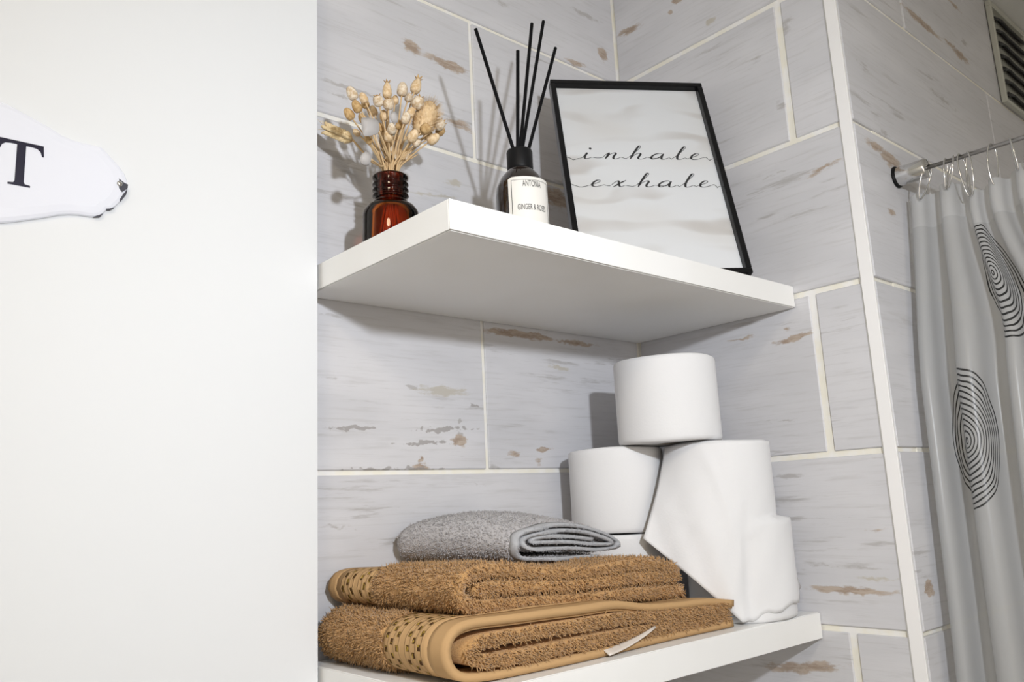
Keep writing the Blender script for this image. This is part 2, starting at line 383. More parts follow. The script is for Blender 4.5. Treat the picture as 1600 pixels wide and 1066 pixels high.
# cursive words: pen strokes with a broad slanted nib
INK = mat('black_ink', (.012, .012, .014), .6)
GLY = {   # letter: strokes in (advance, height) with x-height 1
 'i': [[(0, .05), (.18, .2), (.42, .95), (.34, .45), (.36, .08), (.56, .02), (.85, .25)]],
 'n': [[(0, .2), (.22, .75), (.36, .95), (.34, .6), (.22, .02)], [(.25, .25), (.5, .75), (.76, .98), (.86, .8), (.76, .35), (.8, .06), (1.0, .02), (1.3, .28)]],
 'h': [[(-.05, .15), (.3, .8), (.66, 1.75), (.72, 2.1), (.6, 2.15), (.47, 1.7), (.3, .8), (.18, .02)], [(.22, .25), (.48, .75), (.74, .95), (.83, .75), (.73, .3), (.8, .04), (1.05, .05), (1.35, .3)]],
 'a': [[(.85, .78), (.66, .98), (.32, .82), (.08, .4), (.14, .06), (.36, .06), (.66, .4), (.88, .88)], [(.9, .92), (.8, .45), (.84, .06), (1.05, .04), (1.35, .3)]],
 'l': [[(-.05, .15), (.3, .75), (.68, 1.7), (.76, 2.05), (.64, 2.1), (.48, 1.6), (.3, .6), (.34, .08), (.56, .03), (.88, .3)]],
 'e': [[(-.05, .2), (.3, .45), (.6, .75), (.6, .98), (.4, .98), (.18, .62), (.15, .22), (.36, .02), (.66, .1), (.95, .32)]],
 'x': [[(-.05, .2), (.2, .7), (.38, .92), (.48, .6), (.52, .25), (.68, .02), (.95, .25)], [(.92, 1.0), (.55, .55), (.15, -.02)]],
}
def ribbon(pts, wmax, wmin, d, shear=.0):
    P = [np.array(p) for p in catmull(pts, 7)]; V = []; F = []
    for i, p in enumerate(P):
        t = P[min(i+1, len(P)-1)]-P[max(i-1, 0)]; L = np.linalg.norm(t); t = t/L if L > 0 else np.array([1., 0])
        down = max(0., -t[1]); up = abs(t[1])
        w = wmin+(wmax-wmin)*(max(down, .0)**1.2)
        if i < 3 or i > len(P)-4: w *= .6
        nrm = np.array([-t[1], t[0]])*w/2
        V.append((*(p+nrm), d)); V.append((*(p-nrm), d))
    for i in range(len(P)-1): F.append([2*i, 2*i+1, 2*i+3, 2*i+2])
    return V, F
def word(txt, centres, base, xh, name):
    S = xh*1.8; gs = []; ends = []
    for ch, cx in zip(txt, centres):
        for k, st in enumerate(GLY[ch]):
            gs.append(ribbon([(cx+(x-.60)*S+y*xh*.34, base+y*xh) for x, y in st], .0155, .0040, .0))
        st0 = GLY[ch][0]; st1 = GLY[ch][-1] if ch != 'x' else GLY[ch][0]
        ends.append(((cx+(st0[0][0]-.60)*S+st0[0][1]*xh*.34, base+st0[0][1]*xh), (cx+(st1[-1][0]-.60)*S+st1[-1][1]*xh*.34, base+st1[-1][1]*xh)))
        if ch == 'i':
            c = (cx-.02*S+.5*xh, base+1.62*xh)
            gs.append(([(c[0]+.009*math.cos(a), c[1]+.009*math.sin(a), 0) for a in np.linspace(0, 2*math.pi, 9)[:-1]], [list(range(8))]))
    for (a, b), (c, d) in zip(ends, ends[1:]):
        s, t_ = b, c
        gs.append(ribbon([s, (s[0]+(t_[0]-s[0])*.35, s[1]-.006), (s[0]+(t_[0]-s[0])*.7, min(s[1], t_[1])-.004), t_], .0045, .0042, 0))
    a = ends[0][0]; x0 = -FW/2+e+.004
    gs.append(ribbon([(x0, a[1]+.012), (x0+.03, a[1]-.002), (x0+(a[0]-x0)*.5, a[1]-.014), (a[0]-.03, a[1]-.01), a], .0045, .004, 0))
    b = ends[-1][1]; x1 = FW/2-e-.004
    gs.append(ribbon([b, (b[0]+(x1-b[0])*.35, b[1]+.004), (b[0]+(x1-b[0])*.65, b[1]-.02), (x1-.02, b[1]-.016), (x1, b[1]-.006)], .0045, .004, 0))
    V, F = join(*gs)
    V = [FP(v[0], v[1], -.005) for v in V]
    return obj(name, (V, F), INK, pf)
Wd = FW-2*e
def sx(f): return -Wd/2+Wd*f
T_IN, T_EX = .915, .685
word('inhale', [sx(q) for q in (.15, .30, .47, .62, .775, .885)], T_IN, .052, 'lettering')
word('exhale', [sx(q) for q in (.185, .325, .485, .63, .785, .90)], T_EX, .052, 'lettering')
def clear_glass():
    m = bpy.data.materials.new('picture_glass'); m.use_nodes = True; t = m.node_tree; t.nodes.clear()
    o = t.nodes.new('ShaderNodeOutputMaterial'); mx = t.nodes.new('ShaderNodeMixShader'); tr_ = t.nodes.new('ShaderNodeBsdfTransparent'); gl = t.nodes.new('ShaderNodeBsdfGlossy')
    fr = t.nodes.new('ShaderNodeFresnel'); fr.inputs[0].default_value = 1.45; gl.inputs['Roughness'].default_value = .04
    t.links.new(fr.outputs[0], mx.inputs[0]); t.links.new(tr_.outputs[0], mx.inputs[1]); t.links.new(gl.outputs[0], mx.inputs[2]); t.links.new(mx.outputs[0], o.inputs[0])
    return m
CLEAR = clear_glass()
gv, gf = [FP(-FW/2+e-.004, e-.004, .006), FP(FW/2-e+.004, e-.004, .006), FP(FW/2-e+.004, FH-e+.004, .006), FP(-FW/2+e-.004, FH-e+.004, .006)], [[0, 1, 2, 3]]
obj('glass_pane', (gv, gf), CLEAR, pf)
# easel strut behind
bz = FB+fu*1.05
ft = FB+fn*(.62); 
obj('easel_strut', tube([tuple(bz-fd*.034), (ft[0], ft[1], ZT+.03)], .022, 4), BLK, pf)

# ------------------------------------------------------------------ text helper (built-in font to mesh)
def text_geo(txt, height):
    cu = bpy.data.curves.new('t', 'FONT'); cu.body = txt; cu.size = 1.0; cu.resolution_u = 4; cu.offset = .003
    o = bpy.data.objects.new('t', cu); COL.objects.link(o)
    dg = bpy.context.evaluated_depsgraph_get(); me = bpy.data.meshes.new_from_object(o.evaluated_get(dg))
    V = np.array([tuple(v.co) for v in me.vertices]); F = [list(p.vertices) for p in me.polygons]
    bpy.data.objects.remove(o); bpy.data.curves.remove(cu); bpy.data.meshes.remove(me)
    V[:, 0] -= V[:, 0].min(); V[:, 1] -= V[:, 1].min(); s = height/V[:, 1].max(); V[:, 0] *= s; V[:, 1] *= s
    return V, F
def tri_split(V, F, n=1):
    bm = bmesh.new(); vs = [bm.verts.new(v) for v in V]
    for f in F:
        try: bm.faces.new([vs[i] for i in f])
        except ValueError: pass
    bmesh.ops.triangulate(bm, faces=list(bm.faces))
    bmesh.ops.subdivide_edges(bm, edges=[e_ for e_ in bm.edges if e_.calc_length() > .02], cuts=n)
    bmesh.ops.triangulate(bm, faces=list(bm.faces)); bm.verts.index_update()
    g = (np.array([tuple(v.co) for v in bm.verts]), [[v.index for v in f.verts] for f in bm.faces]); bm.free()
    return g

# ------------------------------------------------------------------ reed diffuser
DC = (-1.80, -.75); R1 = .142
z = ZT+.002
db = thing('diffuser_bottle', (DC[0], DC[1], ZT), 'dark reed diffuser bottle with black collar and cream label', 'bottle')
DARKG = mat('dark_amber_glass', (.012, .006, .004), .08, spec=.6, **{'Coat Weight': .5})
BLKP = mat('matt_black_plastic', (.006, .006, .007), .45, spec=.2)
obj('bottle_body', lathe(DC, [(.02, z), (R1-.02, z), (R1-.004, z+.012), (R1, z+.04), (R1, z+.37), (R1-.006, z+.42), (R1-.03, z+.475), (R1-.06, z+.51), (.064, z+.53), (.060, z+.56)], 56, True, True), DARKG, db, True)
obj('collar', lathe(DC, [(.062, z+.52), (.070, z+.522), (.072, z+.535), (.072, z+.630), (.068, z+.640), (.03, z+.642), (.028, z+.60)], 40, True, True), BLKP, db, True)
view_a = math.atan2(-3.886-DC[1], -4.709-DC[0])        # the label looks roughly at the viewer, turned a little to the right
LA = view_a+.42
def on_bottle(s, h, d=.003):
    a = LA+s/R1
    return (DC[0]+(R1+d)*math.cos(a), DC[1]+(R1+d)*math.sin(a), z+h)
LW = .262; LB, LT = .03, .435
PAPER = mat('cream_label_paper', (.80, .78, .735), .55, spec=.3)
def lab(u, v):
    s = -LW/2+LW*u; h = LB+(LT-LB)*v
    ed = min(u, 1-u)*LW
    top = LT-max(0, .02-ed)*.5
    return on_bottle(s, min(h, top), .002)
lb = obj('paper_label', grid(lab, 24, 6), PAPER, db, True)
LINE = mat('label_print', (.05, .05, .05), .6)
obj('border_line', join(grid(lambda u, v: on_bottle(-LW/2+.018+.003*u, LB+.01+(LT-LB-.03)*v, .0032), 1, 4), grid(lambda u, v: on_bottle(LW/2-.021+.003*u, LB+.01+(LT-LB-.03)*v, .0032), 1, 4),
    grid(lambda u, v: on_bottle(-LW/2+.018+(LW-.036)*u, LT-.020+.002*v, .0032), 16, 1)), LINE, lb)
def label_text(txt, h, hh, width):
    V, F = text_geo(txt, hh); V[:, 0] *= width/V[:, 0].max(); V, F = tri_split(V, F)
    obj('label_lettering', ([on_bottle(v[0]-width/2, h+v[1], .0034) for v in V], F), LINE, lb)
label_text('ANTONIA', .378, .034, .105)
label_text('GINGER & ROSES', .248, .032, .165)
# reeds: (tip), starting inside the collar; found by their tips
REED = mat('black_reed', (.005, .005, .006), .7, spec=.12)
top = z+.64
tips = [((-2.069, -.74, 2.357), 0, -.042), ((-1.818, -.80, 2.286), 0, -.012), ((-1.637, -.74, 2.552), 0, .004), ((-1.500, -.70, 2.641), 0, .026), ((-1.493, -.78, 2.428), 0, .046)]
LABS = ['black reed stick leaning farthest left out of the diffuser bottle', 'shortest black reed stick, standing upright in the diffuser bottle',
        'tall black reed stick right of the short upright one', 'tallest black reed stick, left of the one leaning right', 'black reed stick leaning farthest right out of the diffuser bottle']
for (tip, _, ox), lbl in zip(tips, LABS):
    a = np.array((DC[0]+ox, DC[1]-.03*(ox > .03)+.012*(ox > .02), top-.005)); b = np.array(tip); d = (b-a)/np.linalg.norm(b-a)
    # inside the bottle the reed runs on to the floor
    a2 = a+(a-b)/np.linalg.norm(a-b)*.5; a2 = np.array((DC[0]+(a2[0]-DC[0])*.55, DC[1]+(a2[1]-DC[1])*.55, z+.06))
    r = tag(obj('reed_stick', tube([tuple(a2), tuple(a), tuple(b)], .0098, 8), REED, None, True, base=tuple(a2)), lbl, 'reed', 'reeds in the diffuser')

# ------------------------------------------------------------------ amber bottle with dried flowers
VC = (-2.43, -.42); RV = .148; zv = ZT+.002
vb = thing('amber_bottle', (VC[0], VC[1], ZT), 'small brown glass bottle with threaded neck holding dried flowers', 'bottle')
def amber(name, tint, ior):
    m = bpy.data.materials.new(name); m.use_nodes = True; t = m.node_tree; t.nodes.clear()
    o = t.nodes.new('ShaderNodeOutputMaterial'); mx = t.nodes.new('ShaderNodeMixShader'); tr_ = t.nodes.new('ShaderNodeBsdfTransparent'); gl = t.nodes.new('ShaderNodeBsdfGlossy')
    lw = t.nodes.new('ShaderNodeLayerWeight'); lw.inputs[0].default_value = .5; mc = t.nodes.new('ShaderNodeMix'); mc.data_type = 'RGBA'     # thicker glass towards the rim is darker
    t.links.new(lw.outputs['Facing'], mc.inputs[0]); mc.inputs[6].default_value = (*tint, 1); mc.inputs[7].default_value = (tint[0]*.35, tint[1]*.2, tint[2]*.2, 1); t.links.new(mc.outputs[2], tr_.inputs[0])
    fr = t.nodes.new('ShaderNodeFresnel'); fr.inputs[0].default_value = ior; gl.inputs['Roughness'].default_value = .05; gl.inputs['Color'].default_value = (.8, .75, .7, 1)
    t.links.new(fr.outputs[0], mx.inputs[0]); t.links.new(tr_.outputs[0], mx.inputs[1]); t.links.new(gl.outputs[0], mx.inputs[2]); t.links.new(mx.outputs[0], o.inputs[0])
    return m
AMB = amber('amber_glass', (.80, .42, .13), 1.4)
AMBN = amber('amber_glass_neck', (.46, .15, .045), 1.45)
H = .455
prof = [(.02, zv), (RV-.02, zv), (RV-.004, zv+.012), (RV, zv+.04), (RV, zv+.225), (RV-.006, zv+.255), (RV-.024, zv+.282), (RV-.052, zv+.30), (.088, zv+.312), (.086, zv+.33)]
inner = [(r-.012 if r > .03 else .012, max(zz, zv+.016)) for r, zz in prof][::-1]
obj('bottle_body', lathe(VC, prof+inner, 48, True, True), AMB, vb, True)
npf = [(.086, zv+.322)]
for i in range(33):
    t_ = i/32; npf.append((.086+.009*max(0, math.sin(t_*math.pi*2*3)), zv+.335+t_*.095))
npf += [(.092, zv+.436), (.094, zv+.448), (.088, zv+H), (.066, zv+H), (.066, zv+.33)]
obj('neck', lathe(VC, npf, 40), AMBN, vb, True)

STRAW = mat('dried_stem', (.62, .44, .24), .75)
def straw_var(name, c1, c2, sc_=60):
    m = mat(name, c1, .8, spec=.2); t = NT(m); g = t.n('ShaderNodeNewGeometry')
    t.l(t.mix(t.ramp(t.noise(g.outputs['Position'], sc_*5, 3), .35, .65), c1, c2), t.b.inputs['Base Color']); return m
POD = straw_var('dried_seed_head', (.60, .42, .23), (.78, .62, .42))
PODP = straw_var('pale_seed_head', (.77, .68, .55), (.54, .40, .25))
PODB = straw_var('brown_seed_head', (.42, .26, .11), (.58, .40, .20))
FUZZ = straw_var('fuzzy_grass', (.66, .48, .27), (.76, .58, .36))
SILV = mat('silvery_petal', (.46, .44, .43), .6, spec=.3, **{'Transmission Weight': .0})
WHEAT = straw_var('wheat', (.78, .64, .40), (.62, .47, .27))
GRPF = 'dried flowers in the amber bottle'
# bouquet heads laid out in bottle space: (sideways, outwards, height above the shelf, kind, size)
def stem_path(head, i):
    a = rng.uniform(0, 2*math.pi); rr = rng.uniform(.0, .05)
    neck = np.array([VC[0]+(head[0]-VC[0])*.10+.022*math.cos(a), VC[1]+(head[1]-VC[1])*.10+.022*math.sin(a), zv+.45])
    bot = np.array([VC[0]-(head[0]-VC[0])*.16+.05*math.cos(a), VC[1]-(head[1]-VC[1])*.16+.05*math.sin(a), zv+.03])
    mid = (neck+head)/2+np.array([(neck-head)[0]*.10, (neck-head)[1]*.10, .015])
    return [tuple(p) for p in catmull([bot, neck, mid, head], 5)]
HEADS = [(-2.668, -0.46, 1.884, 'pale', 1.1),
 (-2.579, -0.42, 1.907, 'pod', 0.9),
 (-2.453, -0.44, 1.978, 'tall', 1.0),
 (-2.372, -0.46, 1.998, 'pale', 1.2),
 (-2.254, -0.42, 2.08, 'tall', 1.15),
 (-2.667, -0.5, 1.797, 'brown', 1.0),
 (-2.685, -0.46, 1.769, 'brown', 1.0),
 (-2.535, -0.36, 1.916, 'brown', 0.9),
 (-2.541, -0.5, 1.86, 'open', 1.0),
 (-2.499, -0.52, 1.846, 'open', 1.0),
 (-2.378, -0.4, 1.969, 'pod', 0.8),
 (-2.321, -0.44, 1.981, 'open', 0.8),
 (-2.324, -0.52, 1.906, 'open', 1.2),
 (-2.353, -0.5, 1.861, 'pod', 0.9),
 (-2.414, -0.54, 1.79, 'pale', 1.0),
 (-2.489, -0.46, 1.816, 'pod', 0.9),
 (-2.508, -0.56, 1.699, 'pale', 0.9),
 (-2.503, -0.52, 1.673, 'pod', 0.9),
 (-2.415, -0.48, 1.778, 'brown', 0.8),
 (-2.404, -0.58, 1.677, 'pod', 1.1),
 (-2.325, -0.5, 1.7, 'pale', 0.8),
 (-2.344, -0.6, 1.729, 'openb', 1.0),
 (-2.177, -0.5, 1.841, 'open', 1.1),
 (-2.282, -0.58, 1.699, 'pod', 1.1),
 (-2.204, -0.44, 1.8, 'brown', 0.9),
 (-2.22, -0.4, 1.902, 'brown', 0.9),
 (-2.497, -0.38, 1.875, 'pod', 0.9),
 (-2.605, -0.5, 1.639, 'brown', 0.7),
 (-2.569, -0.4, 1.802, 'brown', 0.9),
 (-2.48, -0.42, 1.768, 'brown', 0.8),
 (-2.139, -0.46, 1.833, 'openb', 0.9),
 (-2.584, -0.36, 1.741, 'pod', 0.7)]
FLAB = {'pale': ('pale rounded dried seed head inside the bouquet', 'pale rounded seed heads in the bouquet'), 'pod': ('small straw-coloured oval seed head inside the bouquet', 'straw-coloured oval seed heads in the bouquet'),
        'tall': ('tall crowned seed head', 'tall crowned seed heads'), 'brown': ('brown dried seed head half hidden inside the bouquet', 'brown seed heads in the bouquet'),
        'open': ('pale crowned capsule inside the bouquet', 'pale crowned capsules in the bouquet'), 'openb': ('dark brown crowned capsule in front of the fluffy plume', 'dark brown crowned capsules in the bouquet')}
OWN = {0: 'pale seed head at the far upper left of the dried bouquet', 1: 'oval straw seed head just right of the far upper left one', 2: 'tall crowned seed head at the top, left of the large pale one',
       3: 'large pale seed head at the top between two tall crowned ones', 4: 'topmost tall crowned seed head of the dried bouquet', 5: 'brown seed head under the far upper left pale one', 6: 'leftmost brown seed head, above the wheat ear',
       8: 'pale crowned capsule above the square silvery pod', 9: 'pale crowned capsule below the left tall seed head', 12: 'large pale crowned capsule just left above the fluffy plume', 16: 'pale seed head right of the square silvery pod',
       17: 'lowest straw seed head in the middle of the bouquet', 19: 'large straw seed head low and right of the middle', 22: 'pale crowned capsule at the right beside the fluffy plume', 23: 'straw seed head lowest on the right of the bouquet',
       30: 'dark brown capsule at the far right edge of the bouquet', 31: 'small straw seed head beside the inner end of the wheat ear'}
for i, (x, y, zz, kd, s) in enumerate(HEADS):
    hd = np.array((x, y, zz)); path = stem_path(hd, i)
    st = tag(thing('dried_flower', path[0], OWN.get(i, FLAB[kd][0]), 'dried flower', FLAB[kd][1]))
    obj('stem', tube(path, [.0052]*(len(path)-4)+[.0042]*4, 5), STRAW, st, True)
    ax = Vector(path[-1])-Vector(path[-4]); ax.normalize()
    s *= .93; c = Vector(path[-1])+ax*.022*s
    mt_ = {'pale': PODP, 'pod': POD, 'tall': POD, 'brown': PODB, 'open': PODP, 'openb': PODB}[kd]
    if kd in ('pod', 'pale', 'brown'):
        g = ellipsoid(c, .027*s, .036*s, ax, 9, 7, lambda t: (math.sin(t**.8*math.pi)**.8)*1.0)
    elif kd == 'tall':
        g = ellipsoid(c, .028*s, .048*s, ax, 10, 8, lambda t: math.sin(min(t*1.02, 1)**.75*math.pi)**.9 if t < .93 else .28)
    else:
        g = ellipsoid(c, .031*s, .030*s, ax, 8, 6, lambda t: [.1, .62, .92, 1., .92, .8, .5][int(round(t*6))])
    hp = obj('seed_head', g, mt_, st, True)
    if kd in ('open', 'openb', 'tall'):
        cr = []
        a0 = ax.orthogonal().normalized(); b0 = ax.cross(a0); top_ = c+ax*(.045 if kd == 'tall' else .027)*s
        for k in range(6):
            an = k*math.pi/3; dr = a0*math.cos(an)+b0*math.sin(an); tg_ = ax.cross(dr)
            p0 = top_+dr*.010*s; p1 = top_+dr*.026*s+ax*.014*s
            cr.append(([tuple(p0+tg_*.008*s), tuple(p0-tg_*.008*s), tuple(p1), tuple(p0+ax*.006*s)], [[0, 1, 2], [0, 2, 3], [1, 3, 2], [0, 3, 1]]))
        obj('crown', join(*cr), PODB if kd != 'openb' else POD, hp)
for i, (x, y, zz) in enumerate([(-2.55, -.40, 1.74), (-2.50, -.46, 1.66), (-2.36, -.44, 1.80), (-2.33, -.36, 1.74), (-2.29, -.48, 1.66), (-2.42, -.36, 1.78), (-2.46, -.40, 1.86), (-2.38, -.50, 1.62), (-2.27, -.40, 1.70), (-2.58, -.44, 1.68)]):
    pth = stem_path(np.array((x, y, zz)), i)
    st = thing('dried_stalk', pth[0], 'bare dried straw stalk standing among the seed heads', 'dried stalk', 'bare straw stalks in the brown bottle')
    obj('stem', tube(pth, [.0050]*(len(pth)-3)+[.004, .003, .002], 5), STRAW, st, True)
    lf = Vector(pth[-5]); d_ = Vector((rng.uniform(-.06, .06), rng.uniform(-.04, .03), .07)); w_ = Vector((.007, -.006, 0))
    obj('leaf', ([tuple(lf), tuple(lf+d_*.5+w_), tuple(lf+d_), tuple(lf+d_*.5-w_), tuple(lf+d_*.5+Vector((.003, .003, .0)))], [[0, 1, 4], [1, 2, 4], [2, 3, 4], [3, 0, 4], [0, 3, 2, 1]]), PODP, st)
# fuzzy bunny-tail grass
bt = thing('bunny_tail_grass', (VC[0]+.02, VC[1]+.02, zv+.03), 'fluffy tan grass plume on the right of the dried bouquet', 'dried flower', GRPF)
pth = stem_path(np.array((-2.300, -.49, 1.775)), 99); obj('stem', tube(pth, .006, 5), STRAW, bt, True)
ctr = Vector((-2.245, -.49, 1.880)); axb = Vector((.45, .0, 1)).normalized()
core = obj('plume', ellipsoid(ctr, .062, .115, axb, 12, 9), FUZZ, bt, True)
hs = []
for k in range(900):
    th_ = rng.uniform(0, 2*math.pi); u_ = rng.uniform(-.9, 1); rr = math.sqrt(max(0, 1-u_*u_))
    a0 = axb.orthogonal().normalized(); b0 = axb.cross(a0)
    dr = (a0*math.cos(th_)+b0*math.sin(th_)); p = ctr+axb*(u_*.11)+dr*(.06*rr)
    d_ = (dr*rr+axb*(.9+.5*u_)).normalized(); L_ = rng.uniform(.03, .06); sd = d_.orthogonal().normalized()*.0016
    hs.append(([tuple(p-sd), tuple(p+sd), tuple(p+d_*L_)], [[0, 1, 2]]))
hb = obj('fuzz', join(*hs), FUZZ, core); hb['kind'] = 'stuff'
# silvery papery pods
def petal(name, head, lbl, pts, th_=.004):
    t_ = thing(name, (VC[0], VC[1], zv+.03), lbl, 'dried flower', GRPF)
    obj('stem', tube(stem_path(np.array(head), 50), .0055, 5), STRAW, t_, True)
    c = np.mean(np.array(pts), 0); ring = catmull(pts, 4, True); n = len(ring)
    V = [tuple(p) for p in ring]+[tuple(c+np.array((-.012, -.014, .006)))]
    nr = np.array((.55, .8, .0))*th_
    V2 = [tuple(np.array(v)+nr) for v in V]
    F = [[i, (i+1) % n, n] for i in range(n)]+[[(i+1) % n+n+1, i+n+1, 2*n+1] for i in range(n)]+[[i, i+n+1, (i+1) % n+n+1, (i+1) % n] for i in range(n)]
    obj('petal', (V+V2, F), SILV, t_, True)
petal('silver_pod', (-2.598, -.58, 1.669), 'square silvery papery pod at the left of the dried bouquet', [(-2.70, -0.58, 1.695), (-2.688, -0.57, 1.72), (-2.643, -0.57, 1.733), (-2.598, -0.57, 1.732), (-2.594, -0.58, 1.681), (-2.626, -0.6, 1.64), (-2.700, -0.61, 1.604), (-2.702, -0.59, 1.65)])
petal('silver_pod', (-2.632, -.56, 1.516), 'small round silvery pod low on the left of the dried bouquet', [(-2.699, -0.56, 1.503), (-2.684, -0.56, 1.534), (-2.658, -0.56, 1.551), (-2.636, -0.56, 1.539), (-2.633, -0.56, 1.513), (-2.652, -0.56, 1.484), (-2.685, -0.56, 1.48)])
petal('silver_pod', (-2.491, -.56, 1.774), 'grey papery pod in the middle of the dried bouquet', [(-2.518, -0.56, 1.788), (-2.49, -0.56, 1.818), (-2.467, -0.56, 1.796), (-2.472, -0.56, 1.762), (-2.503, -0.56, 1.753)])
petal('silver_pod', (-2.506, -.42, 1.66), 'dark grey papery leaf behind the stems', [(-2.558, -0.4, 1.747), (-2.504, -0.42, 1.733), (-2.462, -0.42, 1.686), (-2.455, -0.42, 1.608), (-2.491, -0.42, 1.592), (-2.517, -0.4, 1.665)])
# wheat ear
wt = thing('wheat_ear', (VC[0], VC[1], zv+.03), 'straw-yellow wheat ear sticking out left of the dried bouquet', 'dried flower', GRPF)
w0 = np.array((-2.560, -.26, 1.755)); w1 = np.array((XL+.035, -.17, 1.825))
obj('stem', tube([tuple(p) for p in catmull([(VC[0]+.03, VC[1]-.03, zv+.03), (VC[0]-.02, VC[1]+.01, zv+.45), (VC[0]-.075, VC[1]+.08, zv+.56), tuple(w0)], 6)], .006, 5), STRAW, wt, True)
wdv = Vector(w1)-Vector(w0); wl_ = wdv.length; wdn = wdv.normalized(); sideu = Vector((0, -.2, 1)); sideu = (sideu-wdn*sideu.dot(wdn)).normalized(); sidev = wdn.cross(sideu)
WS = 1 if sidev.y > 0 else -1
for k in range(9):
    for sgn in (-1, 0, 1):
        p = Vector(w0)+wdv*(k/10.0+.02+(.05 if sgn > 0 else 0)+(.03 if sgn == 0 else 0))-sidev*(.012 if sgn == 0 else 0)*WS; dd = (wdn+sideu*sgn*.75).normalized()
        obj('grain', ellipsoid(p+dd*.018+sideu*sgn*.006, .0105 if sgn else .012, .029, dd, 7, 5), WHEAT, wt, True)
aw = []
for k in range(14):
    p = Vector(w0)+wdv*(k/14.0); sgn = 1 if k % 2 else -1; dd = (wdn+sideu*sgn*.35+sidev*rng.uniform(-.2, .2)).normalized(); q = p+dd*rng.uniform(.06, .10)
    q.x = max(q.x, XL+.01); aw.append(tube([tuple(p), tuple(q)], [.002, .0008], 3))
obj('awns', join(*aw), WHEAT, wt)

# ------------------------------------------------------------------ toilet rolls
def tissue_mat():
    m = mat('tissue_paper', (.76, .76, .77), .85, spec=.1); t = NT(m); g = t.n('ShaderNodeNewGeometry')
    a = t.noise(g.outputs['Position'], 420, 2); b = t.noise(g.outputs['Position'], 26, 3)
    t.bump(t.m('ADD', t.m('MULTIPLY', a, .25), b), .28, .0016)
    return m
TIS = tissue_mat(); CARD = mat('cardboard_core', (.45, .36, .27), .9)
RH = .508
def roll(c, z0, r, lbl, seam=None, tilt=0):
    t_ = thing('toilet_roll', (c[0], c[1], z0), lbl, 'toilet roll', 'white toilet rolls on the lower shelf')
    n = 72; ph = random.uniform(0, 6)
    prof = [(.078, z0+.03), (.078, z0+.004), (r-.018, z0+.002), (r-.004, z0+.010), (r, z0+.028)]+[(r, z0+.028+(RH-.056)*k/8) for k in range(1, 9)]+[(r-.004, z0+RH-.010), (r-.018, z0+RH-.002), (.078, z0+RH-.004), (.078, z0+RH-.03), (.078, z0+.03)]
    V, F = lathe(c, prof, n)
    V2 = []
    for i, v in enumerate(V):
        a = math.atan2(v[1]-c[1], v[0]-c[0]); rr = math.hypot(v[0]-c[0], v[1]-c[1])
        if rr > .2:
            k = 1+.006*math.sin(2*a+ph)+.004*math.sin(5*a+ph*2+v[2]*3)
            v = (c[0]+(v[0]-c[0])*k, c[1]+(v[1]-c[1])*k, v[2]+.003*math.sin(3*a+ph))
        V2.append(v)
    obj('paper_body', (V2, F), TIS, t_, True)
    obj('core', lathe(c, [(.077, z0+.008), (.077, z0+RH-.008), (.068, z0+RH-.008), (.068, z0+.008), (.077, z0+.008)], 32), CARD, t_, True)
    if seam is not None:
        a0 = seam
        def fl(u, v):
            a = a0+u*.30; rr = r*1.009+.001+.002*(1-u)**2
            return (c[0]+rr*math.cos(a), c[1]+rr*math.sin(a), z0+.012+(RH-.024)*v+.006*math.sin(u*4)*(1-u))
        obj('paper_end', grid(fl, 8, 8), TIS, t_, True)
    return t_
z1 = ZT2+.001; z2 = z1+RH+.002; z3 = z2+RH+.002
cBL = (-.79, -.375); cBR = (-.36, -.93); cML = (-.77, -.375); cMR = (-.43, -.89); cT = (-.68, -.745)
roll(cBL, z1, .29, 'toilet roll on the shelf behind the towels, under the left of the stack')
roll(cBR, z1, .305, 'toilet roll on the shelf at the right, half hidden by the hanging sheet')
roll(cML, z2, .292, 'toilet roll in the left middle of the stack, above the grey towel')
rm = roll(cMR, z2, .302, 'toilet roll with its loose sheet hanging down')
roll(cT, z3, .31, 'topmost toilet roll of the stack')
# loose sheet
A_ = lambda deg, rr: (cMR[0]+rr*math.cos(math.radians(deg)), cMR[1]+rr*math.sin(math.radians(deg)))
zt_ = z2+RH-.012
TL = np.array((*A_(144, .312), zt_)); TR = np.array((*A_(-42, .314), zt_))
BLc = np.array((-.96, -.715, -.43)); TIP = np.array((-.655, -1.13, ZT2+.006)); RR_ = np.array((-.092, -1.155, -.77))
def lerp(a, b, t): return a+(b-a)*t
def top_e(u): return np.array((*A_(144+u*(318-144), .312), zt_))
def bot_e(u):
    if u < .64: p = lerp(BLc, TIP, u/.64); p = p+np.array((-.02, -.03, .0))*math.sin(u/.64*math.pi)
    else: p = lerp(TIP, RR_, (u-.64)/.36); p = p+np.array((0, 0, .012))*math.sin(u*70)
    return p
def left_e(v): return lerp(TL, BLc, v)+np.array((.0, -.015, .0))*math.sin(v*math.pi)
def right_e(v):
    if v < .62: return np.array((*A_(-42, .314), lerp(zt_, z2+.02, v/.62)))
    return lerp(np.array((*A_(-42, .314), z2+.02)), RR_, (v-.62)/.38)
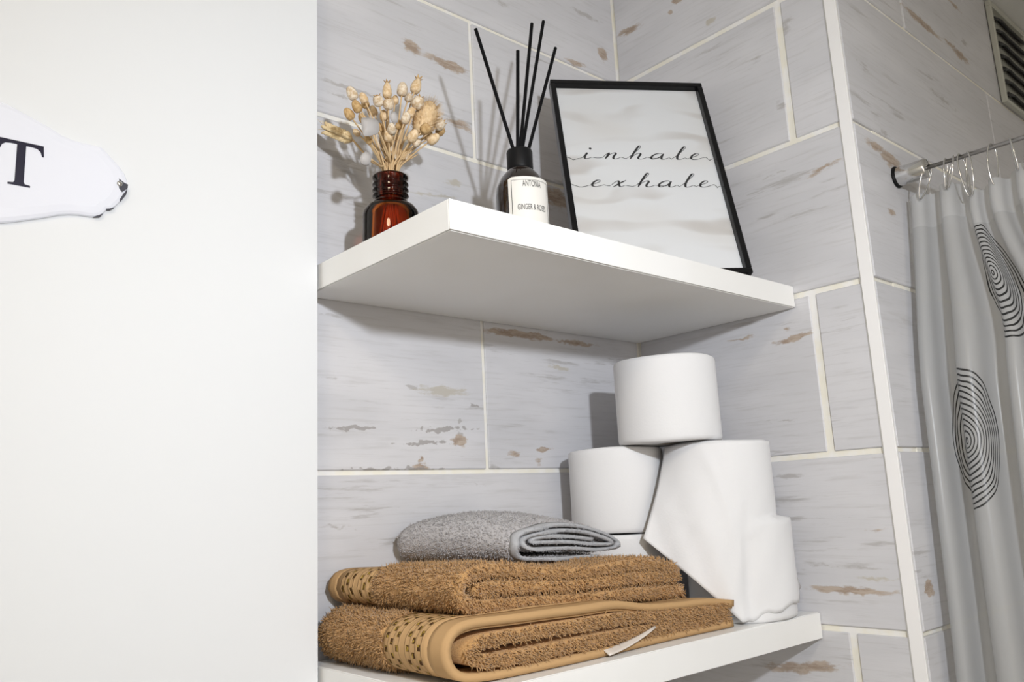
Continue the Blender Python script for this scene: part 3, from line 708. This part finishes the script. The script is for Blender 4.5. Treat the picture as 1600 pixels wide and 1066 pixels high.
def sheet(u, v):
    p = (1-v)*top_e(u)+v*bot_e(u)+(1-u)*left_e(v)+u*right_e(v)-((1-u)*(1-v)*TL+u*(1-v)*TR+(1-u)*v*BLc+u*v*RR_)
    for cc, lo, hi, rr in ((cMR, z2-.05, 9, .311), (cBR, -9, z2+.05, .316)):
        if lo < p[2] < hi:
            d = np.array((p[0]-cc[0], p[1]-cc[1])); L = np.linalg.norm(d)
            if L < rr: p = np.array((cc[0]+d[0]/L*rr, cc[1]+d[1]/L*rr, p[2]))
    w = max(0, v-.15); f = .012*math.sin(u*9+v*5)*w+.006*math.sin(u*21-v*11)*w+.004*math.sin(u*43+v*17)*w+.010*math.exp(-((u-.30-v*.5)/.035)**2)*(1-v)*min(1, v*6)
    return p+np.array((-.65, -.75, 0))*(f+.004)
sh = obj('loose_sheet', grid(sheet, 48, 40), TIS, rm, True)
so = sh.modifiers.new('thickness', 'SOLIDIFY'); so.thickness = .0006

# ------------------------------------------------------------------ towels
def terry(name, c1, c2):
    m = mat(name, c1, .95, spec=.05); t = NT(m); g = t.n('ShaderNodeNewGeometry')
    n1 = t.noise(g.outputs['Position'], 900, 2); n2 = t.noise(g.outputs['Position'], 30, 2)
    t.l(t.mix(t.m('ADD', t.m('MULTIPLY', t.ramp(n1, .35, .65), .6), t.m('MULTIPLY', n2, .4)), c1, c2), t.b.inputs['Base Color'])
    t.b.inputs['Sheen Weight'].default_value = .3; t.b.inputs['Sheen Roughness'].default_value = .5
    t.bump(n1, .6, .002)
    return m
TAN = terry('tan_terry', (.41, .22, .082), (.62, .375, .165))
GREY = terry('grey_terry', (.42, .40, .405), (.56, .54, .545))
def weave(name, c1, c2, dots=False):
    m = mat(name, c1, .8, spec=.12); t = NT(m); uv = t.n('ShaderNodeUVMap'); sp = t.n('ShaderNodeSeparateXYZ'); t.l(uv.outputs[0], sp.inputs[0])
    fine = t.noise(t.v('MULTIPLY', uv.outputs[0], (60, 160, 1)), 6, 2)
    col = t.mix(fine, c1, c2)
    if dots:   # u: 0..1 across the band, v: along it; two groups of three columns of woven holes with gold flecks
        u = sp.outputs[0]; v = sp.outputs[1]
        tot = None; rib = None
        for c in (.10, .22, .34, .58, .70, .82):
            cx = t.m('LESS_THAN', t.m('ABSOLUTE', t.m('SUBTRACT', u, c)), .030)
            off = (c*37.0) % 1.0
            fr = t.m('FRACT', t.m('ADD', t.m('MULTIPLY', v, 1.0), off))
            dv = t.m('LESS_THAN', t.m('ABSOLUTE', t.m('SUBTRACT', fr, .5)), .22)
            q = t.m('MULTIPLY', cx, dv); tot = q if tot is None else t.m('MAXIMUM', tot, q)
            rb = t.ramp(t.m('ABSOLUTE', t.m('SUBTRACT', t.m('ABSOLUTE', t.m('SUBTRACT', u, c)), .05)), 0., .022, 1., 0.)
            rib = rb if rib is None else t.m('MAXIMUM', rib, rb)
        gl = t.noise(t.v('MULTIPLY', uv.outputs[0], (9, 1.1, 1)), 3, 2)
        dc = t.mix(t.ramp(gl, .5, .62), (.075, .035, .012), (.42, .28, .05))
        col = t.mix(tot, col, dc)
        t.bump(t.m('SUBTRACT', t.m('MULTIPLY', rib, 1.0), tot), .8, .0016)
    else: t.bump(fine, .3, .0006)
    t.l(col, t.b.inputs['Base Color'])
    return m
WV = weave('tan_flat_weave', (.47, .29, .135), (.56, .36, .18))
BAND = weave('tan_dobby_band', (.47, .29, .135), (.56, .36, .18), True)
HEMG = weave('grey_hem', (.44, .425, .44), (.56, .545, .56))
GREYIN = weave('grey_blue_flat_side', (.38, .385, .405), (.50, .505, .52))

def resample(pts, step):
    P = [np.array(p, float) for p in pts]; L = [0]
    for a, b in zip(P, P[1:]): L.append(L[-1]+np.linalg.norm(b-a))
    n = max(2, int(L[-1]/step)); out = []; j = 0
    for k in range(n+1):
        s = L[-1]*k/n
        while j < len(P)-2 and L[j+1] < s: j += 1
        t = (s-L[j])/(L[j+1]-L[j]) if L[j+1] > L[j] else 0
        out.append(P[j]+(P[j+1]-P[j])*t)
    return out, L[-1]
class Strip:
    """a thick cloth strip: path in the x-z plane, run along y; fold(x, y, z) bends it into place"""
    def __init__(s, path, thick, place, step=.03):
        s.p, s.L = resample(catmull(path, 8), step); s.th = thick; s.place = place; n = len(s.p)
        s.nr = []
        for i in range(n):
            t = s.p[min(i+1, n-1)]-s.p[max(i-1, 0)]; t = t/np.linalg.norm(t); s.nr.append(np.array((-t[1], t[0])))
    def pt(s, i, y, side):     # side -1..1 across the thickness
        q = s.p[i]+s.nr[i]*side*s.th/2
        return s.place(q[0], y, q[1])
    def geo(s, y0, y1, ny, bulge=0.):
        n = len(s.p); V = []; F = []; UV = []
        for j in range(ny+1):
            y = y0+(y1-y0)*j/ny
            for i in range(n): V.append(s.pt(i, y, 1)); UV.append((j/ny, s.L*i/(n-1)))
            for i in range(n): V.append(s.pt(n-1-i, y, -1)); UV.append((j/ny, s.L*(n-1-i)/(n-1)))
        m = 2*n
        for j in range(ny):
            for i in range(m): k = (i+1) % m; F.append([j*m+i, j*m+k, (j+1)*m+k, (j+1)*m+i])
        for i in range(n-1):
            F.append([i, i+1, m-2-i, m-1-i][::-1]); o = ny*m; F.append([o+i, o+i+1, o+m-2-i, o+m-1-i])
        s.UV = UV
        return V, F
def set_uv(o, UV, su=1., sv=1.):
    l = o.data.uv_layers.new(name='UVMap')
    for lp in o.data.loops: u, v = UV[lp.vertex_index]; l.data[lp.index].uv = (u*su, v*sv)
def pile(geos, name, m, parent, density, length, width, keep=None, lean=(0, 0, -.25)):
    """terry loops: short bent tufts scattered over the given surfaces"""
    pts = []; nrs = []
    for V, F in geos:
        V = np.array(V); tri = []
        for f in F:
            for k in range(1, len(f)-1): tri.append((f[0], f[k], f[k+1]))
        T = np.array(tri); a, b, c = V[T[:, 0]], V[T[:, 1]], V[T[:, 2]]
        nn = np.cross(b-a, c-a); ar = np.linalg.norm(nn, axis=1)/2; ok = ar > 1e-9
        a, b, c, nn, ar = a[ok], b[ok], c[ok], nn[ok], ar[ok]; nn = nn/(2*ar[:, None])
        cnt = rng.poisson(ar*density); idx = np.repeat(np.arange(len(ar)), cnt)
        r1 = np.sqrt(rng.random(len(idx)))[:, None]; r2 = rng.random(len(idx))[:, None]
        pts.append(a[idx]*(1-r1)+b[idx]*r1*(1-r2)+c[idx]*r1*r2); nrs.append(nn[idx])
    P = np.concatenate(pts); N = np.concatenate(nrs)
    if keep is not None:
        k = keep(P, N); P = P[k]; N = N[k]
    n = len(P); rv = rng.normal(size=(n, 3)); d = N+.55*rv+np.array(lean); d /= np.linalg.norm(d, axis=1)[:, None]
    d2 = d+.6*rng.normal(size=(n, 3))+np.array(lean)*.8; d2 /= np.linalg.norm(d2, axis=1)[:, None]
    L = length*rng.uniform(.6, 1.25, n)[:, None]
    x = np.cross(d, rng.normal(size=(n, 3))); x /= np.linalg.norm(x, axis=1)[:, None]; y = np.cross(d, x); w = width/2
    base = P-N*.006
    ring = [x*w, -x*w*.5+y*w*.87, -x*w*.5-y*w*.87]
    mid = base+d*L*.6; tip = mid+d2*L*.5
    V = np.empty((n, 7, 3))
    for k in range(3): V[:, k] = base+ring[k]; V[:, 3+k] = mid+ring[k]*.95
    V[:, 6] = tip
    fl = np.array([[0, 1, 4], [0, 4, 3], [1, 2, 5], [1, 5, 4], [2, 0, 3], [2, 3, 5], [3, 4, 6], [4, 5, 6], [5, 3, 6]])
    F = (np.arange(n)[:, None, None]*7+fl[None]).reshape(-1, 3)
    V = V.reshape(-1, 3)*U; V[:, 2] += Z0; V -= np.array(parent_origin(parent))
    me = bpy.data.meshes.new(name); me.vertices.add(len(V)); me.vertices.foreach_set('co', V.ravel().astype(np.float32))
    me.loops.add(F.size); me.loops.foreach_set('vertex_index', F.ravel().astype(np.int32))
    me.polygons.add(len(F)); me.polygons.foreach_set('loop_start', np.arange(0, F.size, 3, dtype=np.int32)); me.polygons.foreach_set('loop_total', np.full(len(F), 3, dtype=np.int32))
    me.materials.append(m); me.update(); me.validate()
    o = bpy.data.objects.new(name, me); COL.objects.link(o); o.parent = parent; o['kind'] = 'stuff'
    return o
def faces_cam(P, N):
    c = np.array((-4.70893, -3.88584, -.21113))
    return ((c-P)*N).sum(1) > -1.2

# ---- bath towel at the bottom
zs = ZT2+.004
bt_ = thing('bath_towel', (-1.7, -.6, ZT2), 'tan terry bath towel folded at the bottom of the stack, with a white tag', 'towel', 'folded tan terry towels')
def clear(x, y, xend):
    t = max(0., min(1., (y+1.06)/.34)); t = t*t*(3-2*t); xe = xend-(xend+1.13)*t
    return x if x < -1.7 else -1.7+(x+1.7)*(xe+1.7)/(xend+1.7)
def placeB(x, y, z): return (clear(x, y, -.72), y+.012*math.sin(x*4.0), z+.010*math.sin(x*5.1+y*2)*max(0, (z-zs)/.2))
outer = [(-.74, zs+.018), (-1.4, zs+.018), (-2.1, zs+.019), (-2.45, zs+.022), (-2.60, zs+.045), (-2.655, zs+.12), (-2.63, zs+.20), (-2.52, zs+.243), (-2.2, zs+.238), (-1.9, zs+.215), (-1.66, zs+.205), (-1.42, zs+.175), (-1.15, zs+.165), (-.92, zs+.152), (-.72, zs+.118)]
so_ = Strip(outer, .034, placeB)
g1 = so_.geo(-.66, -.10, 12); UV1 = so_.UV
b1_ = obj('body', g1, TAN, bt_, True)
g2 = so_.geo(-1.0, -.66, 8); UV2 = so_.UV
bb = obj('woven_band', g2, BAND, bt_, True); set_uv(bb, [(1-u, v) for u, v in UV2], 1., 1/.052)
g3 = so_.geo(-1.115, -1.0, 4); hm = obj('hem', g3, WV, bt_, True); set_uv(hm, so_.UV, .3, 1.)
hm2 = Strip([(x_, z_-.022 if z_ > zs+.1 else z_+.02) for x_, z_ in outer[4:]], .014, placeB)
g4 = hm2.geo(-1.10, -.9, 2); h2 = obj('inner_hem', g4, WV, bt_, True); set_uv(h2, hm2.UV, .3, 1.)
inn = [(-.76, zs+.062), (-1.3, zs+.066), (-2.0, zs+.075), (-2.42, zs+.080), (-2.545, zs+.118), (-2.46, zs+.164), (-2.2, zs+.165), (-1.9, zs+.150), (-1.6, zs+.140), (-1.3, zs+.125), (-.78, zs+.105)]
si = Strip(inn, .056, placeB); g5 = si.geo(-1.110, -.2, 6); obj('inner_fold', g5, TAN, bt_, True)
pile([g1], 'pile', TAN, bt_, 15000, .029, .0056, lambda P, N: faces_cam(P, N) & (P[:, 1] > -.665))
pile([g5], 'inner_pile', TAN, bt_, 22000, .030, .0056, lambda P, N: (N[:, 1] < -.6) & (P[:, 1] < -1.0), (0, -.3, -.25))
TAGM = mat('white_satin_tag', (.66, .60, .54), .4)
def tagf(u, v): return (-1.78+.36*u, -1.112-.045*v*(1-.75*u)-.02*u, zs+.030+.050*u*u+.008*u-.024*v*(1-.8*u))
tg_o = obj('care_tag', grid(tagf, 10, 4), TAGM, bt_, True); tg_o.modifiers.new('thickness', 'SOLIDIFY').thickness = .0008

# ---- smaller tan towel on top of it
mt = thing('hand_towel', (-1.75, -.55, zs+.26), 'tan terry hand towel folded in the middle of the stack, under the grey cloth', 'towel', 'folded tan terry towels')
def placeM(x, y, z):
    s = (x+2.6)/1.65
    dz = .262-.065*max(0, min(1, s))-.015*max(0, min(1, (s-.7)/.3))
    return (clear(x+.10*(-(y+.1))*(1-.6*s), y-.08, -.95), y+.02*math.sin(x*5), z+dz+zs+.012*math.sin(x*6+y*3)*max(0, z/.15))
om = [(-.98, .020), (-1.5, .018), (-2.1, .018), (-2.46, .022), (-2.56, .05), (-2.575, .095), (-2.53, .14), (-2.4, .158), (-2.1, .152), (-1.7, .150), (-1.3, .150), (-1.08, .142), (-1.02, .115), (-1.06, .092), (-1.4, .088), (-2.2, .088), (-2.49, .088)]
sm = Strip(om, .050, placeM)
m1 = sm.geo(-.98, -.40, 12); obj('body', m1, TAN, mt, True)
m2 = sm.geo(-.40, -.12, 6); mb = obj('woven_band', m2, BAND, mt, True); set_uv(mb, [(u, v) for u, v in sm.UV], 1., 1/.052)
m3 = sm.geo(-.12, -.05, 3); m3o = obj('hem', m3, WV, mt, True); set_uv(m3o, sm.UV, .3, 1.)
pile([m1], 'pile', TAN, mt, 14000, .029, .0056, lambda P, N: faces_cam(P, N) & (N[:, 1] < .5))

# ---- grey cloth on top
gt = thing('face_cloth', (-1.65, -.42, zs+.40), 'grey rolled-up face cloth on top of the tan towels', 'towel')
def placeG(x, y, z):
    # local: x 0..0.8 across, y 0 (front) .. 0.72 (back)
    X = -2.02+x-.26*y; Y = -.80+y+.06*x+.016*math.sin(x*17+z*55)*max(0, 1-y/.2)
    zz = z*(1+.35*math.sin(min(1, y/.72)*math.pi*.8)) if z > 0 else z
    s = (X+2.6)/1.65
    return (X, Y, zs+.262+.200-.085*max(0, s)+zz)
spiral = [(.60, .016), (.38, .011), (.17, .010), (.05, .020), (.006, .065), (.03, .115), (.12, .152), (.30, .176), (.48, .170), (.66, .140), (.765, .105), (.785, .078), (.75, .056), (.62, .050), (.44, .058), (.26, .060), (.12, .060), (.06, .075), (.07, .105), (.16, .132), (.32, .150), (.48, .144), (.64, .116), (.725, .090), (.70, .076), (.58, .080), (.40, .092), (.22, .092), (.13, .096), (.16, .112), (.30, .122), (.46, .116), (.58, .102)]
sg = Strip(spiral, .017, placeG, .018)
q1 = sg.geo(0.03, .72, 16); obj('body', q1, GREY, gt, True)
q2 = sg.geo(-.012, .03, 2); q2o = obj('hem', q2, GREYIN, gt, True); set_uv(q2o, sg.UV, .1, 1.)
pile([q2], 'edge_pile', GREYIN, gt, 30000, .011, .0042, lambda P, N: N[:, 1] < -.4, (0, -.3, 0))
pile([q1], 'pile', GREY, gt, 15000, .018, .0050, lambda P, N: faces_cam(P, N) & (N[:, 1] > -.7))

# ------------------------------------------------------------------ enamel sign on the white wall
ENAM = mat('white_enamel', (.80, .82, .90), .12, spec=.5); CHIP = mat('chipped_enamel', (.035, .035, .05), .5); NAVY = mat('navy_letter', (.012, .010, .028), .25)
SG = [(-4.9, 1.50), (-4.6, 1.522), (-4.304, 1.526), (-4.238, 1.518), (-4.17, 1.509), (-4.139, 1.506), (-4.091, 1.489), (-4.036, 1.469), (-3.981, 1.446), (-3.936, 1.425), (-3.896, 1.416), (-3.856, 1.413), (-3.816, 1.414), (-3.781, 1.413), (-3.759, 1.395), (-3.735, 1.371), (-3.706, 1.344), (-3.681, 1.313), (-3.668, 1.282), (-3.665, 1.255), (-3.671, 1.227), (-3.691, 1.182), (-3.716, 1.149), (-3.73, 1.135), (-3.747, 1.13), (-3.764, 1.107), (-3.772, 1.096), (-3.795, 1.089), (-3.823, 1.087), (-3.857, 1.086), (-3.895, 1.08), (-3.933, 1.069), (-3.986, 1.047), (-4.037, 1.028), (-4.088, 1.009), (-4.137, 0.995), (-4.202, 0.975), (-4.264, 0.955), (-4.6, .93), (-4.9, .95)]
sgn_ = thing('enamel_sign', (-4.25, PIER-.01, .93), 'white enamel wall sign with a dark letter T', 'sign')
cx_, cz_ = -4.25, 1.23; n = len(SG); V = []; F = []
rings = [(1.0, .0), (1.0, .010), (.985, .016), (.93, .021), (.8, .025)]
for k, (s, d) in enumerate(rings):
    for x, zz in SG:
        if s < 1:      # inset towards the spine of the sign
            x2 = x+(max(-4.7, min(-3.85, x))-x)*(1-s)*1.5; z2_ = zz+(1.25-zz)*(1-s)*1.2
        else: x2, z2_ = x, zz
        V.append((x2, PIER-.001-d, z2_))
for k in range(len(rings)-1):
    for i in range(n): j = (i+1) % n; F.append([k*n+i, k*n+j, (k+1)*n+j, (k+1)*n+i])
F.append([(len(rings)-1)*n+i for i in range(n)])
obj('plate', (V, F), ENAM, sgn_, False)
ys = PIER-.0275
def flat(pts, y, th_=.002):
    V = [(x, y, zz) for x, zz in pts]+[(x, y+th_, zz) for x, zz in pts]; k = len(pts)
    return V, [list(range(k)), [k+i for i in range(k)][::-1]]+[[i, (i+1) % k, k+(i+1) % k, k+i][::-1] for i in range(k)]
bot, topz = 1.160, 1.352
def serifT(x0=-4.162, x1=-4.006, s0=-4.102, s1=-4.069):
    xm = (s0+s1)/2
    r = [(xm, topz), (x1, topz), (x1+.001, topz-.003), (x1+.004, topz-.048), (x1-.003, topz-.048), (x1-.010, topz-.028), (x1-.022, topz-.018), (x1-.04, topz-.015), (s1, topz-.015), (s1, bot+.02), (s1+.004, bot+.011), (s1+.024, bot+.008), (s1+.024, bot)]
    l = [(2*xm-x, zz) for x, zz in r[1:]][::-1]
    return r+l
obj('letter', flat(serifT(), ys), NAVY, sgn_)
obj('screw_chip', flat([(-3.722, 1.278), (-3.716, 1.286), (-3.706, 1.282), (-3.684, 1.268), (-3.667, 1.262), (-3.668, 1.245), (-3.690, 1.222), (-3.702, 1.234), (-3.712, 1.262)], PIER-.024, .014), CHIP, sgn_)
sc_ = lathe((0, 0), [(.013, 0), (.012, .004), (.006, .007), (.001, .007)], 14, False, True)
obj('screw', ([(x-3.702, PIER-.024-zz, y+1.258) for x, y, zz in sc_[0]], sc_[1]), CHROME, sgn_, True)
obj('edge_chip', flat([(-3.667, 1.242), (-3.672, 1.214), (-3.694, 1.178), (-3.698, 1.186), (-3.684, 1.216)], PIER-.020, .019), CHIP, sgn_)
obj('edge_chip', flat([(-3.716, 1.147), (-3.732, 1.133), (-3.750, 1.129), (-3.752, 1.137), (-3.735, 1.139)], PIER-.018, .017), CHIP, sgn_)
obj('edge_chip', flat([(-3.760, 1.110), (-3.772, 1.094), (-3.797, 1.088), (-3.785, 1.096), (-3.772, 1.104)], PIER-.018, .017), CHIP, sgn_)

# ------------------------------------------------------------------ wall vent above the shower
VENTF = mat('cream_vent_frame', (.50, .50, .44), .5); VENTD = mat('dark_vent_slat', (.012, .012, .012), .5); VENTB = mat('dark_vent_recess', (.34, .34, .30), .9)
vt = thing('wall_vent', (3.38, -wB, 2.99), 'black louvred air vent high on the shower wall', 'vent')
vx0, vx1, vz0, vz1 = 2.93, 3.86, 3.0, 3.97; yv = -wB-.005
for g in ((vx0, vx1, vz1-.05, vz1), (vx0, vx0+.035, vz0, vz1-.05), (vx1-.09, vx1, vz0, vz1-.05), (vx0+.035, vx1-.09, vz0, vz0+.03)):
    obj('frame_bar', bevbox(g[0], g[1], yv-.045, yv, g[2], g[3], .006, 1), VENTF, vt)
obj('recess', box(vx0+.035, vx1-.09, yv-.008, yv, vz0+.03, vz1-.05), VENTB, vt)
for k in range(7):
    zc_ = vz0+.075+k*.122
    V, F = grid(lambda u, v: (vx0+.05+(vx1-.10-vx0-.06)*u, yv-.009-.034*v, zc_+.050-.042*v-.035*math.exp(-(u/.10)**2)+.012*math.exp(-((u-.2)/.1)**2)), 14, 4)
    o = obj('slat', (V, F), VENTD, vt, True); o.modifiers.new('thickness', 'SOLIDIFY').thickness = .004

# ------------------------------------------------------------------ shower rail, hooks, curtain
RX, RZ = .53, 1.745
rail = thing('curtain_rail', (RX, -wB, RZ), 'thin steel shower curtain rail with a chrome end fitting', 'rail')
def ylathe(x, zc_, prof, n=28):
    V, F = lathe((0, 0), prof, n, True, True); return [(x+a, -wB-.002-c, zc_+b) for a, b, c in V], F
obj('wall_flange', ylathe(RX, RZ, [(.072, 0), (.072, .008), (.068, .014), (.06, .016)]), BLKP, rail, True)
obj('end_fitting', ylathe(RX, RZ, [(.060, .010), (.062, .02), (.062, .185), (.056, .195), (.03, .198)]), CHROME, rail, True)
obj('rail_tube', tube([(RX, -wB-.18, RZ), (RX, -3.0, RZ-.01), (RX, -6.5, RZ-.02), (RX, YR+.02, RZ-.02)], .0135, 10), CHROME2, rail, True)
def cur_mat(name, col, alpha, rings=False):
    m = bpy.data.materials.new(name); m.use_nodes = True; t = NT(m); b = t.b
    b.inputs['Base Color'].default_value = (*col, 1); b.inputs['Roughness'].default_value = .3; b.inputs['Specular IOR Level'].default_value = .5
    out = t.t.nodes['Material Output']
    tl = t.n('ShaderNodeBsdfTranslucent'); tl.inputs[0].default_value = (*col, 1)
    tp = t.n('ShaderNodeBsdfTransparent'); tp.inputs[0].default_value = (.93, .94, .95, 1)
    m1_ = t.n('ShaderNodeMixShader'); m1_.inputs[0].default_value = .42; t.l(b.outputs[0], m1_.inputs[1]); t.l(tl.outputs[0], m1_.inputs[2])
    m2_ = t.n('ShaderNodeMixShader'); m2_.inputs[0].default_value = alpha; t.l(m1_.outputs[0], m2_.inputs[1]); t.l(tp.outputs[0], m2_.inputs[2])
    last = m2_.outputs[0]
    if rings:
        uv = t.n('ShaderNodeUVMap'); tot = None
        for (u, v, ru, rv, n_, eu, ev) in rings:
            mp = t.n('ShaderNodeMapping', vector_type='TEXTURE'); mp.inputs['Location'].default_value = (u, v, 0); mp.inputs['Scale'].default_value = (ru, rv, 1)
            t.l(uv.outputs[0], mp.inputs[0])
            wob = t.n('ShaderNodeTexNoise'); wob.inputs['Scale'].default_value = 1.6; wob.inputs['Detail'].default_value = 1; t.l(mp.outputs[0], wob.inputs['Vector'])
            r0 = t.v('LENGTH', mp.outputs[0])
            sp = t.n('ShaderNodeSeparateXYZ'); t.l(mp.outputs[0], sp.inputs[0])
            # eccentric, slightly wobbly rings
            r = t.m('ADD', r0, t.m('ADD', t.m('MULTIPLY', sp.outputs[0], eu), t.m('MULTIPLY', sp.outputs[1], ev)))
            r = t.m('ADD', r, t.m('MULTIPLY', t.m('SUBTRACT', wob.outputs['Fac'], .5), .16))
            fr = t.m('FRACT', t.m('MULTIPLY', r, n_))
            ln = t.m('LESS_THAN', t.m('ABSOLUTE', t.m('SUBTRACT', fr, .5)), .17)
            q = t.m('MULTIPLY', ln, t.m('LESS_THAN', r, 1.0)); tot = q if tot is None else t.m('MAXIMUM', tot, q)
        pk = t.n('ShaderNodeBsdfPrincipled'); pk.inputs['Base Color'].default_value = (.012, .012, .013, 1); pk.inputs['Roughness'].default_value = .4
        m3_ = t.n('ShaderNodeMixShader'); t.l(tot, m3_.inputs[0]); t.l(last, m3_.inputs[1]); t.l(pk.outputs[0], m3_.inputs[2]); last = m3_.outputs[0]
    t.l(last, out.inputs[0])
    return m
BT = [-1.80, -1.975, -2.155, -2.265, -2.41, -2.56, -2.72, -2.9, -3.1, -3.3, -3.5]
BL_ = [-1.80, -1.985, -2.26, -2.44, -2.62, -2.80, -2.98, -3.16, -3.34, -3.5, -3.7]
TOPZ = [1.60, 1.615, 1.53, 1.555, 1.60, 1.58, 1.57, 1.6, 1.58, 1.58]
XZ = [(-7.4, -.05), (-4., .05), (-1.26, .17), (-.28, .253), (.39, .31), (1.0, .433), (1.7, .56)]
NF = len(TOPZ); NT_ = 18
def sm_(a, b, x): t = max(0, min(1, (x-a)/(b-a))); return t*t*(3-2*t)
def curt(u, zz):
    i = min(int(u), NF-1); t = u-i; w = sm_(1.45, .55, zz)
    y0 = BT[i]*(1-w)+BL_[i]*w; y1 = BT[i+1]*(1-w)+BL_[i+1]*w
    xc = float(np.interp(zz, [a for a, _ in XZ], [b for _, b in XZ]))+.05
    amp = .050+.035*w+.012*math.sin(i*2.3)
    ph = t*2*math.pi
    x = xc+amp*math.cos(ph)+.006*math.sin(zz*3+i*2)
    y = y0+(y1-y0)*(t+.06*math.sin(2*ph))+.012*math.sin(zz*1.7+i*1.3)*w
    y = min(y, -wB-.008)
    return (x, y, zz)
RINGS = [(1.42, .02, .50, .40, 13.0, .10, -.08), (2.48, .97, .55, .37, 12.0, -.1, .1), (4.45, .90, .62, .30, 5.0, 0, 0), (4.6, -.75, .6, .5, 12, .1, 0), (5.6, .2, .6, .5, 12, 0, .1), (7.2, -.9, .6, .5, 12, 0, 0)]
CURT = cur_mat('frosted_vinyl', (.66, .67, .68), .30, RINGS)
CHEM = cur_mat('clear_vinyl_hem', (.74, .75, .76), .28)
cu = thing('shower_curtain', (RX, -2.6, -7.2), 'frosted translucent shower curtain printed with black concentric rings', 'curtain')
zl = [-7.2+k*(1.40+7.2)/90 for k in range(91)]
def topz(u):
    i = min(int(u), NF-1); return TOPZ[i]+.0*math.cos((u-i)*2*math.pi)
V = []; UVc = []; nu = NF*NT_
for zz in zl:
    for i in range(nu+1):
        u = i/NT_; zc_ = zz
        if zz == zl[-1]: zc_ = topz(min(u, NF-.001))-.22
        elif zz > 1.0: zc_ = 1.0+(zz-1.0)*(topz(min(u, NF-.001))-.22-1.0)/.40
        V.append(curt(u, zc_)); UVc.append((u, zc_))
m_ = nu+1
F = [[j*m_+i, j*m_+i+1, (j+1)*m_+i+1, (j+1)*m_+i] for j in range(len(zl)-1) for i in range(nu)]
co = obj('curtain_sheet', (V, F), CURT, cu, True); set_uv(co, UVc)
V = []
for k in range(7):
    for i in range(nu+1):
        u = i/NT_; zt0 = topz(min(u, NF-.001)); p = curt(u, zt0-.225+.225*k/6); V.append((p[0]-.003*(1 if k in (3,) else 0), p[1], p[2]))
F = [[j*m_+i, j*m_+i+1, (j+1)*m_+i+1, (j+1)*m_+i] for j in range(6) for i in range(nu)]
ho = obj('top_hem', (V, F), CHEM, cu, True)
sv, sf = [], []
# hooks: bent wire loops over the rail, through the hem
HK = [(-2.00, 0, -.25, 'chrome curtain hook beside the end fitting of the rail'), (-2.10, 1, .1, 'second chrome curtain hook from the end fitting'), (-2.145, 1, .5, 'chrome curtain hook in the crowded bunch, left'), (-2.18, 2, -.2, 'chrome curtain hook in the middle of the crowded bunch'), (-2.225, 2, .6, 'chrome curtain hook crossing others, right of the bunch'), (-2.36, 3, -.3, 'chrome curtain hook hanging free right of the bunch'), (-2.46, 4, .25, 'bright tilted chrome curtain hook near the picture edge'), (-2.60, 4, -.3, 'chrome curtain hook at the right picture edge')]
HK += [(-(abs(BT[f])+abs(BT[f+1]))/2, f, .2, 'chrome curtain hook farther along the rail, past the printed folds') for f in range(5, 10)]
for y, f, tilt, lbl in HK:
    zt0 = TOPZ[f]-.03; hgt = RZ+.035-zt0; hk = []
    tgt_y = -(abs(BT[f]+BT[f+1])/2)
    for k in range(25):
        a = 2*math.pi*k/25; w_ = .040*(1-.35*math.cos(a)*-1) if False else .036*(1+.35*math.cos(a))
        t_ = (1-math.cos(a))/2              # 0 top .. 1 bottom
        hk.append((RX+w_*math.sin(a)*1.0-.01*t_, y+(tgt_y-y)*t_*.7+.05*tilt*math.sin(a), RZ+.018-t_*hgt))
    tag(obj('curtain_hook', tube(hk, .0052, 6, False, True), CHROME, None, True), lbl, 'hook', 'chrome curtain hooks on the rail')
